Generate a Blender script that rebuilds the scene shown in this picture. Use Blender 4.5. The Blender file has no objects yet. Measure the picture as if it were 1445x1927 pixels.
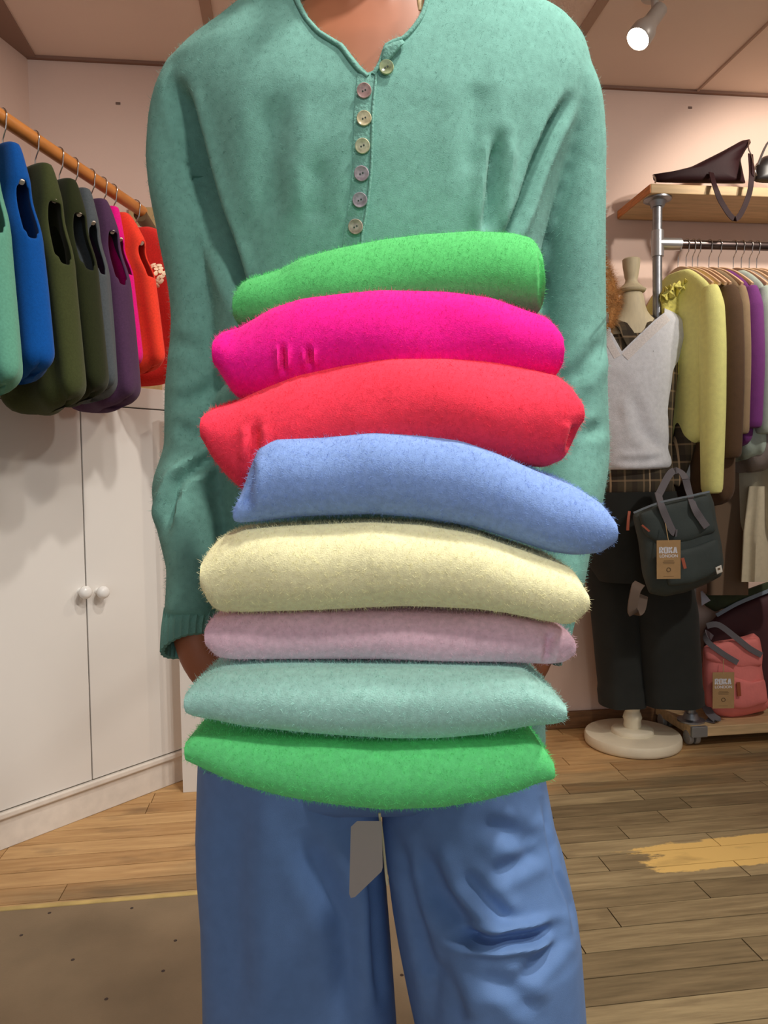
import bpy, bmesh, math, random
import numpy as np
from mathutils import Vector, Matrix, noise
from mathutils.bvhtree import BVHTree
random.seed(7)
S = bpy.context.scene; COL = S.collection
# ---------------------------------------------------------------- camera
FPX = 1400.0; CH = 0.97
TH, TL, RO = math.radians(7.2), math.radians(2.39), math.radians(0.94)
R0 = Vector((math.cos(TH), -math.sin(TH), 0)); F0 = Vector((math.sin(TH), math.cos(TH), 0))
F = Vector((math.sin(TH)*math.cos(TL), math.cos(TH)*math.cos(TL), -math.sin(TL)))
U0 = R0.cross(F)
U = U0*math.cos(RO) + R0*math.sin(RO); R = R0*math.cos(RO) - U0*math.sin(RO)
CP = Vector((0, 0, CH))
cam = bpy.data.cameras.new('camera'); co = bpy.data.objects.new('camera', cam); COL.objects.link(co)
co.matrix_world = Matrix(((R.x, U.x, -F.x, CP.x), (R.y, U.y, -F.y, CP.y), (R.z, U.z, -F.z, CP.z), (0, 0, 0, 1)))
cam.sensor_fit = 'VERTICAL'; cam.sensor_height = 24.0; cam.lens = 24.0*FPX/1927.0; cam.clip_start = 0.02
S.camera = co
# ---------------------------------------------------------------- light
S.view_settings.view_transform = 'Standard'; S.view_settings.look = 'None'
S.view_settings.gamma = 1.0; S.view_settings.use_curve_mapping = False; S.view_settings.exposure = 0.0
w = bpy.data.worlds.new('soft_fill'); S.world = w; w.use_nodes = True
w.node_tree.nodes['Background'].inputs[0].default_value = (0.86, 0.93, 1.0, 1)      # soft even fill added from outside, entering where the front is left open
w.node_tree.nodes['Background'].inputs[1].default_value = 0.5
def spot(name, loc, target, power, col, size=70, blend=.6, rad=.05):
    l = bpy.data.lights.new(name, 'SPOT'); l.energy = power; l.color = col; l.spot_size = math.radians(size)
    l.spot_blend = blend; l.shadow_soft_size = rad
    o = bpy.data.objects.new(name, l); COL.objects.link(o); o.location = loc
    o.rotation_euler = (Vector(target)-Vector(loc)).to_track_quat('-Z', 'Y').to_euler(); return o
WARM = (1.0, 0.86, 0.70)
spot('overhead_spot', (0.52, 0.56, 2.38), (0.12, 0.76, 1.0), 66, (1, .95, .88), 100, .8, .04)
spot('overhead_spot', (1.30, 0.42, 2.38), (0.25, 0.85, .9), 60, (1, .95, .88), 95, .8, .08)
spot('overhead_spot', (1.9, 1.75, 2.38), (1.95, 2.75, 1.75), 46, (1, .9, .78), 80, .5, .03)
spot('overhead_spot', (0.3, 1.3, 2.38), (-.55, 2.2, 1.3), 44, (1, .94, .87), 95, .7, .03)
spot('overhead_spot', (2.0, .9, 2.38), (1.4, 2.5, .9), 64, (1, .94, .87), 100, .7, .05)
spot('overhead_spot', (0.35, -0.35, 2.38), (0.08, 0.66, .85), 46, (1, .95, .88), 70, .8, .08)  # extra fill spot added in front to brighten the lower stack
def area(name, loc, target, power, col, sx, sy):
    l = bpy.data.lights.new(name, 'AREA'); l.energy = power; l.color = col; l.shape = 'RECTANGLE'; l.size = sx; l.size_y = sy
    o = bpy.data.objects.new(name, l); COL.objects.link(o); o.location = loc
    o.rotation_euler = (Vector(target)-Vector(loc)).to_track_quat('-Z', 'Y').to_euler()
area('front_fill', (-.5, -2.6, 1.6), (0, 1.5, 1.0), 12, (.9, .95, 1), 2.6, 1.8)  # unseen area light added behind the camera as soft fill
# ---------------------------------------------------------------- helpers
def W(px, py, Z): return CP + F*Z + R*((px-722.5)/FPX*Z) - U*((py-963.5)/FPX*Z)
def ray(px, py): return (F + R*((px-722.5)/FPX) - U*((py-963.5)/FPX))
def onz(px, py, z=0.0):
    d = ray(px, py); t = (z-CH)/d.z; return CP + d*t
def ony(px, py, y):
    d = ray(px, py); return CP + d*(y/d.y)
def srgb(r, g, b):
    f = lambda c: (c/255/12.92) if c <= 10 else ((c/255+.055)/1.055)**2.4
    return (f(r), f(g), f(b), 1)
def lerp(a, b, t): return a+(b-a)*t
def ip(pts, x):
    if x <= pts[0][0]: return pts[0][1]
    for (x0, y0), (x1, y1) in zip(pts, pts[1:]):
        if x <= x1:
            t = (x-x0)/(x1-x0); return y0+(y1-y0)*t
    return pts[-1][1]
def ips(pts, x, s):                      # smoothed interpolation
    return sum(ip(pts, x+s*k) for k in (-1, -.5, 0, .5, 1))/5
def mat(name, col, rough=.6, metal=0, sheen=0, noise_amt=0, nscale=30, bump=0, bscale=200, spec=.5, emit=None, stretch=None):
    m = bpy.data.materials.new(name); m.use_nodes = True; nt = m.node_tree; N = nt.nodes; L = nt.links
    b = N['Principled BSDF']; b.inputs['Base Color'].default_value = col; b.inputs['Roughness'].default_value = rough
    b.inputs['Metallic'].default_value = metal; b.inputs['Specular IOR Level'].default_value = spec
    if sheen: b.inputs['Sheen Weight'].default_value = sheen; b.inputs['Sheen Roughness'].default_value = .5; b.inputs['Sheen Tint'].default_value = tuple(min(1, c*.6+.4) for c in col[:3])+(1,)
    tc = N.new('ShaderNodeTexCoord'); src = tc.outputs['Object']
    if stretch:
        mp = N.new('ShaderNodeMapping'); mp.inputs['Scale'].default_value = stretch; L.new(src, mp.inputs[0]); src = mp.outputs[0]
    if noise_amt:
        n = N.new('ShaderNodeTexNoise'); n.inputs['Scale'].default_value = nscale; n.inputs['Detail'].default_value = 5; L.new(src, n.inputs['Vector'])
        mr = N.new('ShaderNodeMapRange'); mr.inputs[1].default_value = .3; mr.inputs[2].default_value = .7
        mr.inputs[3].default_value = 1-noise_amt; mr.inputs[4].default_value = 1+noise_amt; L.new(n.outputs['Fac'], mr.inputs[0])
        vm = N.new('ShaderNodeVectorMath'); vm.operation = 'SCALE'; vm.inputs[0].default_value = col[:3]; L.new(mr.outputs[0], vm.inputs['Scale'])
        L.new(vm.outputs[0], b.inputs['Base Color'])
    if bump:
        n2 = N.new('ShaderNodeTexNoise'); n2.inputs['Scale'].default_value = bscale; n2.inputs['Detail'].default_value = 4; L.new(src, n2.inputs['Vector'])
        bp = N.new('ShaderNodeBump'); bp.inputs['Strength'].default_value = bump; bp.inputs['Distance'].default_value = .003
        L.new(n2.outputs['Fac'], bp.inputs['Height']); L.new(bp.outputs[0], b.inputs['Normal'])
    if emit: b.inputs['Emission Color'].default_value = emit[:4]; b.inputs['Emission Strength'].default_value = emit[4]
    return m
def wool(name, rgb, amt=.10): return mat(name, srgb(*rgb), .95, 0, .25, amt, 220, .2, 900, .1)
def tag(o, label=None, cat=None, group=None, kind=None):
    if label: o['label'] = label
    if cat: o['category'] = cat
    if group: o['group'] = group
    if kind: o['kind'] = kind
    return o
def empty(name, loc, label, cat, group=None):
    o = bpy.data.objects.new(name, None); COL.objects.link(o); o.location = loc; o.empty_display_size = .05
    bpy.context.view_layer.update()
    return tag(o, label, cat, group)
def link(name, me, m=None, parent=None, smooth=True):
    o = bpy.data.objects.new(name, me); COL.objects.link(o)
    if m: me.materials.clear(); me.materials.append(m)
    if smooth and len(me.polygons):
        me.polygons.foreach_set('use_smooth', [True]*len(me.polygons)); me.set_sharp_from_angle(angle=math.radians(48))
    if parent:
        o.parent = parent
        if parent.parent: o.matrix_parent_inverse = Matrix.Identity(4)      # a part's mesh already stands in world coordinates
        else: o.matrix_parent_inverse = Matrix.Translation(-parent.location)
    return o
def fin(name, bm, m=None, parent=None, smooth=True, sub=0, solid=0, bevel=0, weld=False):
    if weld: bmesh.ops.remove_doubles(bm, verts=bm.verts, dist=1e-5)
    bmesh.ops.recalc_face_normals(bm, faces=bm.faces)
    me = bpy.data.meshes.new(name); bm.to_mesh(me); bm.free()
    o = link(name, me, m, parent, smooth)
    if solid:
        md = o.modifiers.new('s', 'SOLIDIFY'); md.thickness = solid; md.offset = 0
    if bevel:
        md = o.modifiers.new('b', 'BEVEL'); md.width = bevel; md.segments = 2; md.limit_method = 'ANGLE'
    if sub:
        md = o.modifiers.new('u', 'SUBSURF'); md.levels = sub; md.render_levels = sub
    return o
def loft(bm, rings, caps=True, closed=True):
    vs = [[bm.verts.new(p) for p in r] for r in rings]; fs = []
    n = len(vs[0])
    for a, b in zip(vs, vs[1:]):
        row = []
        for i in range(n if closed else n-1):
            j = (i+1) % n; row.append(bm.faces.new((a[i], a[j], b[j], b[i])))
        fs.append(row)
    if caps and closed:
        for r in (vs[0][::-1], vs[-1]):
            c = bm.verts.new(sum((v.co for v in r), Vector())/n)
            for i in range(n): bm.faces.new((r[i], r[(i+1) % n], c))
    return fs
def sell(c, a, b, ax, bx, n=32, e=2.3):
    out = []
    for i in range(n):
        t = 2*math.pi*i/n; ct, st = math.cos(t), math.sin(t)
        out.append(c + ax*(a*math.copysign(abs(ct)**(2/e), ct)) + bx*(b*math.copysign(abs(st)**(2/e), st)))
    return out
def cr(P, k):                            # catmull-rom resample
    P = [Vector(p) for p in P]; out = []
    for i in range(len(P)-1):
        p0 = P[max(0, i-1)]; p1 = P[i]; p2 = P[i+1]; p3 = P[min(len(P)-1, i+2)]
        for j in range(k):
            t = j/k; out.append(.5*((2*p1)+(p2-p0)*t+(2*p0-5*p1+4*p2-p3)*t*t+(3*p1-p0-3*p2+p3)*t**3))
    out.append(P[-1]); return out
def tube(bm, pts, rad, n=12, k=1, flat=1.0, up=None, caps=True):
    m = len(pts); P = cr(pts, k) if k > 1 else [Vector(p) for p in pts]
    if not hasattr(rad, '__len__'): rad = [rad]*m
    rr = [ip(list(enumerate(rad)), i/k) for i in range(len(P))]
    rings = []; nrm = up
    for i, p in enumerate(P):
        t = (P[min(i+1, len(P)-1)]-P[max(i-1, 0)]).normalized()
        if nrm is None: nrm = t.orthogonal()
        nrm = (nrm - t*nrm.dot(t)).normalized(); bn = t.cross(nrm)
        rings.append([p + nrm*(rr[i]*flat*math.cos(2*math.pi*j/n)) + bn*(rr[i]*math.sin(2*math.pi*j/n)) for j in range(n)])
    return loft(bm, rings, caps)
def ribbon(bm, pts, wdir, wid, th, k=6):
    P = cr(pts, k); rings = []
    wd = [Vector(w) for w in wdir] if isinstance(wdir, list) else None
    for i, p in enumerate(P):
        t = (P[min(i+1, len(P)-1)]-P[max(i-1, 0)]).normalized()
        w_ = Vector(wdir) if wd is None else wd[min(len(wd)-1, i//k)].lerp(wd[min(len(wd)-1, i//k+1)], (i % k)/k)
        w_ = (w_-t*w_.dot(t)).normalized(); nn = t.cross(w_)
        rings.append([p+w_*wid/2+nn*th/2, p-w_*wid/2+nn*th/2, p-w_*wid/2-nn*th/2, p+w_*wid/2-nn*th/2])
    loft(bm, rings)
def box(bm, x0, x1, y0, y1, z0, z1, M=None):
    r = [[Vector((x0, y0, z)), Vector((x1, y0, z)), Vector((x1, y1, z)), Vector((x0, y1, z))] for z in (z0, z1)]
    vs = [bm.verts.new(M @ p if M else p) for q in r for p in q]
    for f in ((3, 2, 1, 0), (4, 5, 6, 7), (0, 1, 5, 4), (1, 2, 6, 5), (2, 3, 7, 6), (3, 0, 4, 7)): bm.faces.new([vs[i] for i in f])
def prism(bm, poly, z0, z1):
    a = [bm.verts.new((x, y, z0)) for x, y in poly]; b = [bm.verts.new((x, y, z1)) for x, y in poly]; n = len(poly)
    bm.faces.new(a[::-1]); bm.faces.new(b)
    for i in range(n): bm.faces.new((a[i], a[(i+1) % n], b[(i+1) % n], b[i]))
def lathe(bm, c, prof, n=40, M=None):
    rings = [[(M @ Vector((r*math.cos(2*math.pi*i/n), r*math.sin(2*math.pi*i/n), z)) if M else Vector((c[0]+r*math.cos(2*math.pi*i/n), c[1]+r*math.sin(2*math.pi*i/n), c[2]+z))) for i in range(n)] for r, z in prof]
    loft(bm, rings)
def pillow(bm, outline, Z, th, dirn=None, n=None, tilt=(0, 0), flat=.55):
    """solid cushion-like body: outline points in the picture taken at its own distance Z, swelling to thickness th"""
    c = (sum(p[0] for p in outline)/len(outline), sum(p[1] for p in outline)/len(outline))
    D = []
    for i in range(len(outline)):
        a = Vector((*outline[i], 0)); b = Vector((*outline[(i+1) % len(outline)], 0))
        for k in range(4): D.append(a.lerp(b, k/4))
    rings = []
    ks = [0, .3, .55, .75, .88, .96, 1]
    for side in (-1, 1):
        for s in (ks if side < 0 else ks[::-1][1:]):
            d = side*th/2*(1-s**5)**.5 if s < 1 else 0
            s2 = max(s, .02)
            rings.append([W(c[0]+(p.x-c[0])*s2, c[1]+(p.y-c[1])*s2, Z+d+tilt[0]*(p.x-c[0])*s2+tilt[1]*(p.y-c[1])*s2) for p in D])
    loft(bm, rings, caps=True)
def evalmesh(o, name):
    dg = bpy.context.evaluated_depsgraph_get(); me = bpy.data.meshes.new_from_object(o.evaluated_get(dg)); me.name = name; return me
def remeshed(bm, vox, name, smooth_it=6):
    bmesh.ops.recalc_face_normals(bm, faces=bm.faces)
    me = bpy.data.meshes.new('tmp'); bm.to_mesh(me); bm.free()
    o = bpy.data.objects.new('tmp', me); COL.objects.link(o)
    md = o.modifiers.new('r', 'REMESH'); md.mode = 'VOXEL'; md.voxel_size = vox
    if smooth_it:
        sm = o.modifiers.new('s', 'SMOOTH'); sm.factor = .5; sm.iterations = smooth_it
    out = evalmesh(o, name); bpy.data.objects.remove(o); return out
def creases(me, lst, front_only=True, fm=2, nz=0, nscale=8, namp=0):
    """press folds into a mesh: each fold is a polyline (picture coords), width px, depth m, ridge factor"""
    n = len(me.vertices); co_ = np.empty(n*3); me.vertices.foreach_get('co', co_); co_ = co_.reshape(-1, 3)
    nr = np.empty(n*3); me.vertices.foreach_get('normal', nr); nr = nr.reshape(-1, 3)
    v = co_-np.array(CP); z = v@np.array(F); x = 722.5+(v@np.array(R))/z*FPX; y = 963.5-(v@np.array(U))/z*FPX
    fac = np.clip(-(nr*v).sum(1)/np.linalg.norm(v, axis=1)*fm, 0, 1) if front_only else np.ones(n)
    disp = np.zeros(n)
    for poly, wd, dp, rg in lst:
        best = np.full(n, 1e9); par = np.zeros(n); L = [0]
        for a, b in zip(poly, poly[1:]): L.append(L[-1]+math.hypot(b[0]-a[0], b[1]-a[1]))
        for i, (a, b) in enumerate(zip(poly, poly[1:])):
            dx, dy = b[0]-a[0], b[1]-a[1]; t = np.clip(((x-a[0])*dx+(y-a[1])*dy)/(dx*dx+dy*dy), 0, 1)
            d = np.hypot(x-a[0]-t*dx, y-a[1]-t*dy); m_ = d < best; best[m_] = d[m_]; par[m_] = (L[i]+t[m_]*(L[i+1]-L[i]))/L[-1]
        tp = np.clip(np.minimum(par, 1-par)*5+.15, 0, 1)
        disp += tp*(-dp*np.exp(-(best/wd)**2)+rg*dp*np.exp(-((best-1.9*wd)/wd)**2))
    if namp:
        disp += np.array([noise.noise(Vector(c)*nscale)*namp for c in co_])
    co_ = co_+nr*(disp*fac)[:, None]
    me.vertices.foreach_set('co', co_.ravel()); me.update()
def relax(me, it, f=.5):
    o = bpy.data.objects.new('tmp', me); COL.objects.link(o); md = o.modifiers.new('s', 'SMOOTH'); md.factor = f; md.iterations = it
    out = evalmesh(o, me.name); bpy.data.objects.remove(o); return out
def fuzz(me, count, length, name, m, parent, seed=1, wd=.00011):
    """short loose wool fibres standing off the knit"""
    rnd = random.Random(seed); me.calc_loop_triangles()
    tris = me.loop_triangles; ar = np.array([t.area for t in tris]); cum = np.cumsum(ar); tot = cum[-1]
    V = [v.co for v in me.vertices]; verts = []; faces = []
    idx = np.searchsorted(cum, np.array([rnd.random()*tot for _ in range(count)]))
    for i in idx:
        t = tris[min(int(i), len(tris)-1)]; a, b, c = (V[k] for k in t.vertices); u, v_ = rnd.random(), rnd.random()
        if u+v_ > 1: u, v_ = 1-u, 1-v_
        p = a+(b-a)*u+(c-a)*v_; nn = t.normal
        d = (nn*.75+Vector((rnd.gauss(0, .5), rnd.gauss(0, .5), rnd.gauss(0, .5)))).normalized()
        ln = length*rnd.uniform(.4, 1.3); s = d.orthogonal().normalized()*wd
        k = len(verts); mid = p+d*ln*.55; tip = p+d*ln+Vector((rnd.gauss(0, .3), rnd.gauss(0, .3), rnd.gauss(0, .3)))*ln
        verts += [p-s, p+s, mid+s, mid-s, tip]; faces += [(k, k+1, k+2, k+3), (k+3, k+2, k+4)]
    m2 = bpy.data.meshes.new(name); m2.from_pydata(verts, [], faces)
    return tag(link(name, m2, m, parent), kind='stuff')
FRONT = -F0
# ================================================================ room
CEIL = 2.447; YB = 2.75
m_wall = mat('painted_wall', srgb(226, 198, 182), .8, noise_amt=.03, nscale=3, bump=.15, bscale=60)
m_ceil = mat('ceiling_board', srgb(240, 220, 206), .85, noise_amt=.03, nscale=2, bump=.1, bscale=80)
m_cjoint = mat('ceiling_batten', srgb(182, 154, 136), .8)
m_skirt = mat('brown_skirting', srgb(120, 84, 52), .6, noise_amt=.3, nscale=12, stretch=(1, 6, 12))
corner = ony(52, 123, YB); corner.z = 0
ldir = (F0*1.0 + R0*.23).normalized()                 # left wall runs towards the camera along this
lw_end = corner - ldir*6.2
bm = bmesh.new(); box(bm, corner.x-.3, 3.6, YB, YB+.1, 0, CEIL+.05); tag(fin('wall_back', bm, m_wall, smooth=False), kind='structure')
nl = Vector((-ldir.y, ldir.x, 0))
bm = bmesh.new(); prism(bm, [(corner.x, corner.y), (lw_end.x, lw_end.y), ((lw_end+nl*.1).x, (lw_end+nl*.1).y), ((corner+nl*.1).x, (corner+nl*.1).y)], 0, CEIL+.05)
tag(fin('wall_left', bm, m_wall, smooth=False), kind='structure')
bm = bmesh.new(); box(bm, 3.5, 3.6, -3.4, YB, 0, CEIL+.05); tag(fin('wall_right', bm, m_wall, smooth=False), kind='structure')
bm = bmesh.new(); box(bm, -3.6, 3.6, -3.4, YB+.1, CEIL, CEIL+.1); ceil = tag(fin('ceiling', bm, m_ceil, smooth=False), kind='structure')
for px_, py_, wd in ((390, 30, .035), (1112, 35, .035), (1372, 114, .008), (840, 40, .035)):
    p = onz(px_, py_, CEIL-.004)
    bm = bmesh.new(); box(bm, p.x-wd/2, p.x+wd/2, -3.3, YB, CEIL-.007, CEIL); fin('batten', bm, m_cjoint, ceil, False)
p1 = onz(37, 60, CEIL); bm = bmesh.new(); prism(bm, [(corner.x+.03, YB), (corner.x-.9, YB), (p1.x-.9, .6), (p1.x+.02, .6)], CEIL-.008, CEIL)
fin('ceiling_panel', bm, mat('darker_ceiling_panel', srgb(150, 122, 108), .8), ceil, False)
bm = bmesh.new(); box(bm, corner.x, 3.5, YB-.014, YB, CEIL-.010, CEIL); tag(fin('trim_1', bm, mat('wall_top_bead', srgb(140, 108, 92), .7), smooth=False), kind='structure')
bm = bmesh.new(); box(bm, -.3, 3.5, YB-.02, YB, 0, .065); tag(fin('baseboard_back', bm, m_skirt, smooth=False, bevel=.004), kind='structure')
# wall stain marks / holes: small nail holes left in the plaster
m_hole = mat('filler_mark', srgb(120, 98, 88), .9)
wb = bpy.data.objects['wall_back']
for px_, py_ in ((222, 195), (1298, 203), (1118, 418)):
    p = ony(px_, py_, YB); bm = bmesh.new(); random.seed(int(px_))
    prism(bm, [(p.x-.008, YB-.0015), (p.x+.009, YB-.0015), (p.x+.006, YB), (p.x-.006, YB)], p.z-.004, p.z+.005)
    fin('plaster_scar', bm, m_hole, wb, False, bevel=.001)
random.seed(7)
# ---------------------------------------------------------------- floor
def plank_mat():
    m = bpy.data.materials.new('worn_parquet'); m.use_nodes = True; nt = m.node_tree; N = nt.nodes; L = nt.links; b = N['Principled BSDF']
    g = N.new('ShaderNodeNewGeometry'); oi = N.new('ShaderNodeObjectInfo')
    mp = N.new('ShaderNodeMapping'); mp.inputs['Scale'].default_value = (2.2, 26, 1); L.new(g.outputs['Position'], mp.inputs[0])
    ad = N.new('ShaderNodeVectorMath'); ad.operation = 'ADD'; L.new(mp.outputs[0], ad.inputs[0])
    sc = N.new('ShaderNodeMath'); sc.operation = 'MULTIPLY'; sc.inputs[1].default_value = 40; L.new(oi.outputs['Random'], sc.inputs[0])
    cb = N.new('ShaderNodeCombineXYZ'); L.new(sc.outputs[0], cb.inputs[0]); L.new(sc.outputs[0], cb.inputs[2]); L.new(cb.outputs[0], ad.inputs[1])
    n1 = N.new('ShaderNodeTexNoise'); n1.inputs['Scale'].default_value = 2.2; n1.inputs['Detail'].default_value = 8; n1.inputs['Roughness'].default_value = .65; L.new(ad.outputs[0], n1.inputs['Vector'])
    # per-plank tone plus grain
    mx = N.new('ShaderNodeMath'); mx.operation = 'MULTIPLY_ADD'; mx.inputs[1].default_value = .38; L.new(oi.outputs['Random'], mx.inputs[0]); L.new(n1.outputs['Fac'], mx.inputs[2])
    worn = N.new('ShaderNodeValToRGB'); e = worn.color_ramp.elements
    e[0].position = .42; e[0].color = srgb(102, 88, 64); e[1].position = 1.0; e[1].color = srgb(162, 144, 108)
    x = worn.color_ramp.elements.new(.68); x.color = srgb(128, 111, 82)
    L.new(mx.outputs[0], worn.inputs[0])
    new = N.new('ShaderNodeValToRGB'); e = new.color_ramp.elements
    e[0].position = .42; e[0].color = srgb(162, 120, 74); e[1].position = 1.0; e[1].color = srgb(212, 174, 122)
    L.new(mx.outputs[0], new.inputs[0])
    # varnish survives near the back wall and cupboards
    sx = N.new('ShaderNodeSeparateXYZ'); L.new(g.outputs['Position'], sx.inputs[0])
    n2 = N.new('ShaderNodeTexNoise'); n2.inputs['Scale'].default_value = 3.5; n2.inputs['Detail'].default_value = 4
    mp2 = N.new('ShaderNodeMapping'); mp2.inputs['Scale'].default_value = (.5, 2, 1); L.new(g.outputs['Position'], mp2.inputs[0]); L.new(mp2.outputs[0], n2.inputs['Vector'])
    a1 = N.new('ShaderNodeMath'); a1.operation = 'MULTIPLY_ADD'; a1.inputs[1].default_value = .7; L.new(n2.outputs['Fac'], a1.inputs[0]); L.new(sx.outputs[1], a1.inputs[2])
    a2 = N.new('ShaderNodeMath'); a2.operation = 'MULTIPLY_ADD'; a2.inputs[1].default_value = -.32; L.new(sx.outputs[0], a2.inputs[0]); L.new(a1.outputs[0], a2.inputs[2])
    mr = N.new('ShaderNodeMapRange'); mr.inputs[1].default_value = 2.13; mr.inputs[2].default_value = 2.42; L.new(a2.outputs[0], mr.inputs[0])
    mix = N.new('ShaderNodeMix'); mix.data_type = 'RGBA'; L.new(mr.outputs[0], mix.inputs[0]); L.new(worn.outputs[0], mix.inputs[6]); L.new(new.outputs[0], mix.inputs[7])
    # bare yellow wood where the lacquer has flaked off one strip on the right
    n3 = N.new('ShaderNodeTexNoise'); n3.inputs['Scale'].default_value = 16; n3.inputs['Detail'].default_value = 8; n3.inputs['Roughness'].default_value = .7
    mp3 = N.new('ShaderNodeMapping'); mp3.inputs['Scale'].default_value = (.55, 1.5, 1); L.new(g.outputs['Position'], mp3.inputs[0]); L.new(mp3.outputs[0], n3.inputs['Vector'])
    def band(sock, c, hw):
        s = N.new('ShaderNodeMath'); s.operation = 'SUBTRACT'; s.inputs[1].default_value = c; L.new(sock, s.inputs[0])
        ab = N.new('ShaderNodeMath'); ab.operation = 'ABSOLUTE'; L.new(s.outputs[0], ab.inputs[0])
        r_ = N.new('ShaderNodeMapRange'); r_.inputs[1].default_value = hw*.55; r_.inputs[2].default_value = hw*1.3; r_.inputs[3].default_value = 1; r_.inputs[4].default_value = 0; L.new(ab.outputs[0], r_.inputs[0]); return r_.outputs[0]
    ysh = N.new('ShaderNodeMath'); ysh.operation = 'MULTIPLY_ADD'; ysh.inputs[1].default_value = -.05; L.new(sx.outputs[0], ysh.inputs[0]); L.new(sx.outputs[1], ysh.inputs[2])
    by = band(ysh.outputs[0], PATCH[1], .105); bx = band(sx.outputs[0], PATCH[0]+.28, .62)
    mu = N.new('ShaderNodeMath'); mu.operation = 'MULTIPLY'; L.new(by, mu.inputs[0]); L.new(bx, mu.inputs[1])
    su = N.new('ShaderNodeMath'); su.operation = 'ADD'; L.new(mu.outputs[0], su.inputs[0]); L.new(n3.outputs['Fac'], su.inputs[1])
    st = N.new('ShaderNodeMapRange'); st.inputs[1].default_value = 1.30; st.inputs[2].default_value = 1.38; L.new(su.outputs[0], st.inputs[0])
    mix2 = N.new('ShaderNodeMix'); mix2.data_type = 'RGBA'; L.new(st.outputs[0], mix2.inputs[0]); L.new(mix.outputs[2], mix2.inputs[6]); mix2.inputs[7].default_value = srgb(214, 178, 108)
    # dark scuffs
    n4 = N.new('ShaderNodeTexNoise'); n4.inputs['Scale'].default_value = 9; n4.inputs['Detail'].default_value = 6; L.new(mp3.outputs[0], n4.inputs['Vector'])
    r4 = N.new('ShaderNodeMapRange'); r4.inputs[1].default_value = .58; r4.inputs[2].default_value = .75; r4.inputs[3].default_value = 0; r4.inputs[4].default_value = .5; L.new(n4.outputs['Fac'], r4.inputs[0])
    mix3 = N.new('ShaderNodeMix'); mix3.data_type = 'RGBA'; L.new(r4.outputs[0], mix3.inputs[0]); L.new(mix2.outputs[2], mix3.inputs[6]); mix3.inputs[7].default_value = srgb(84, 66, 48)
    L.new(mix3.outputs[2], b.inputs['Base Color']); b.inputs['Roughness'].default_value = .5; b.inputs['Specular IOR Level'].default_value = .3
    bp = N.new('ShaderNodeBump'); bp.inputs['Strength'].default_value = .12; bp.inputs['Distance'].default_value = .002; L.new(n1.outputs['Fac'], bp.inputs['Height']); L.new(bp.outputs[0], b.inputs['Normal'])
    return m
PATCH = onz(1330, 1628, 0)
m_plank = plank_mat()
bm = bmesh.new(); box(bm, -3.6, 3.6, -3.4, YB+.1, -.06, -.014); floor = tag(fin('floor', bm, mat('subfloor', srgb(84, 66, 48), .9), smooth=False), kind='structure')
PW = .074; base_pl = {}
y = YB; row = 0
while y > -.9:
    ln0 = [.46, .62, .54][row % 3]; x = -1.75 - random.random()*.5
    while x < 3.45:
        key = round(random.choice((.42, .5, .58, .66)), 2) if y > .3 else 1.3
        key = min(key, 3.49-x) if x+key > 3.49 else key
        if key not in base_pl:
            bm = bmesh.new(); g = .0007
            box(bm, g, key-g, -PW+g, -g, -.014, 0)
            for v in bm.verts:
                if v.co.z > -.001: v.co.x += .0006 if v.co.x < key/2 else -.0006; v.co.y += .0006 if v.co.y < -PW/2 else -.0006
            me = bpy.data.meshes.new('plank'); bmesh.ops.recalc_face_normals(bm, faces=bm.faces); bm.to_mesh(me); bm.free(); me.materials.append(m_plank); base_pl[key] = me
        o = bpy.data.objects.new('plank', base_pl[key]); COL.objects.link(o); o.parent = floor
        o.location = (x, y, random.uniform(-.0006, 0)); x += key
    y -= PW; row += 1
# hardboard sheet laid over the boards, front left
yL = onz(190, 1697, 0).y
m_hb = mat('worn_hardboard', srgb(134, 116, 92), .7, noise_amt=.16, nscale=5, bump=.2, bscale=250, spec=.3)
xr = onz(930, 1760, 0).x
bm = bmesh.new(); box(bm, -1.9, xr, -.9, yL-.012, .0005, .004); fin('floor_sheet', bm, m_hb, floor, False, bevel=.001)
bm = bmesh.new(); box(bm, -1.9, xr, yL-.012, yL+.004, .0005, .006); fin('edge_strip', bm, mat('pale_edge_strip', srgb(196, 170, 106), .6, noise_amt=.2, nscale=15), floor, False, bevel=.002)
bm = bmesh.new()
for px_, py_ in ((93, 1718), (248, 1709), (137, 1806), (307, 1827), (756, 1835), (40, 1760), (200, 1880), (330, 1770)):
    p = onz(px_, py_, .004); lathe(bm, (p.x, p.y, .004), [(.004, 0), (.0035, .0006)], 8)
fin('nail_head', bm, mat('dark_nail', srgb(60, 45, 40), .5, .4), floor, False)
# ================================================================ corner cupboard
def camXZ(px, Z): p = W(px, 900, Z); return Vector((p.x, p.y, 0))
A = onz(0, 1600, 0); A.z = 0; B = onz(349, 1465.5, 0); B.z = 0
cu = (B-A).normalized(); cn = Vector((cu.y, -cu.x, 0))           # along the front, and out of it
FL = A - cu*.60
def offs(p, d): return p + cn*d
H = 1.27
m_white = mat('white_gloss_paint', srgb(226, 222, 216), .45, noise_amt=.02, nscale=4)
m_trimw = mat('scuffed_white_paint', srgb(222, 214, 204), .55, noise_amt=.08, nscale=25)
m_gap = mat('shadow_gap', srgb(70, 60, 55), .9)
cup = empty('corner_cupboard', (A+B)/2, 'white built-in cupboard with two doors and round knobs, across the left corner', 'cupboard')
def isect(p, d, q, e):
    k = (q-p); den = d.x*e.y-d.y*e.x; t = (k.x*e.y-k.y*e.x)/den; return p+d*t
c1 = isect(FL, -cn, corner, ldir)+ldir*.03; back_r = isect(B, -cn, Vector((0, YB-.003, 0)), Vector((1, 0, 0)))
cw = corner - ldir*.012 + Vector((.015, -.006, 0)); c1 = c1 + R0*.012
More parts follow.
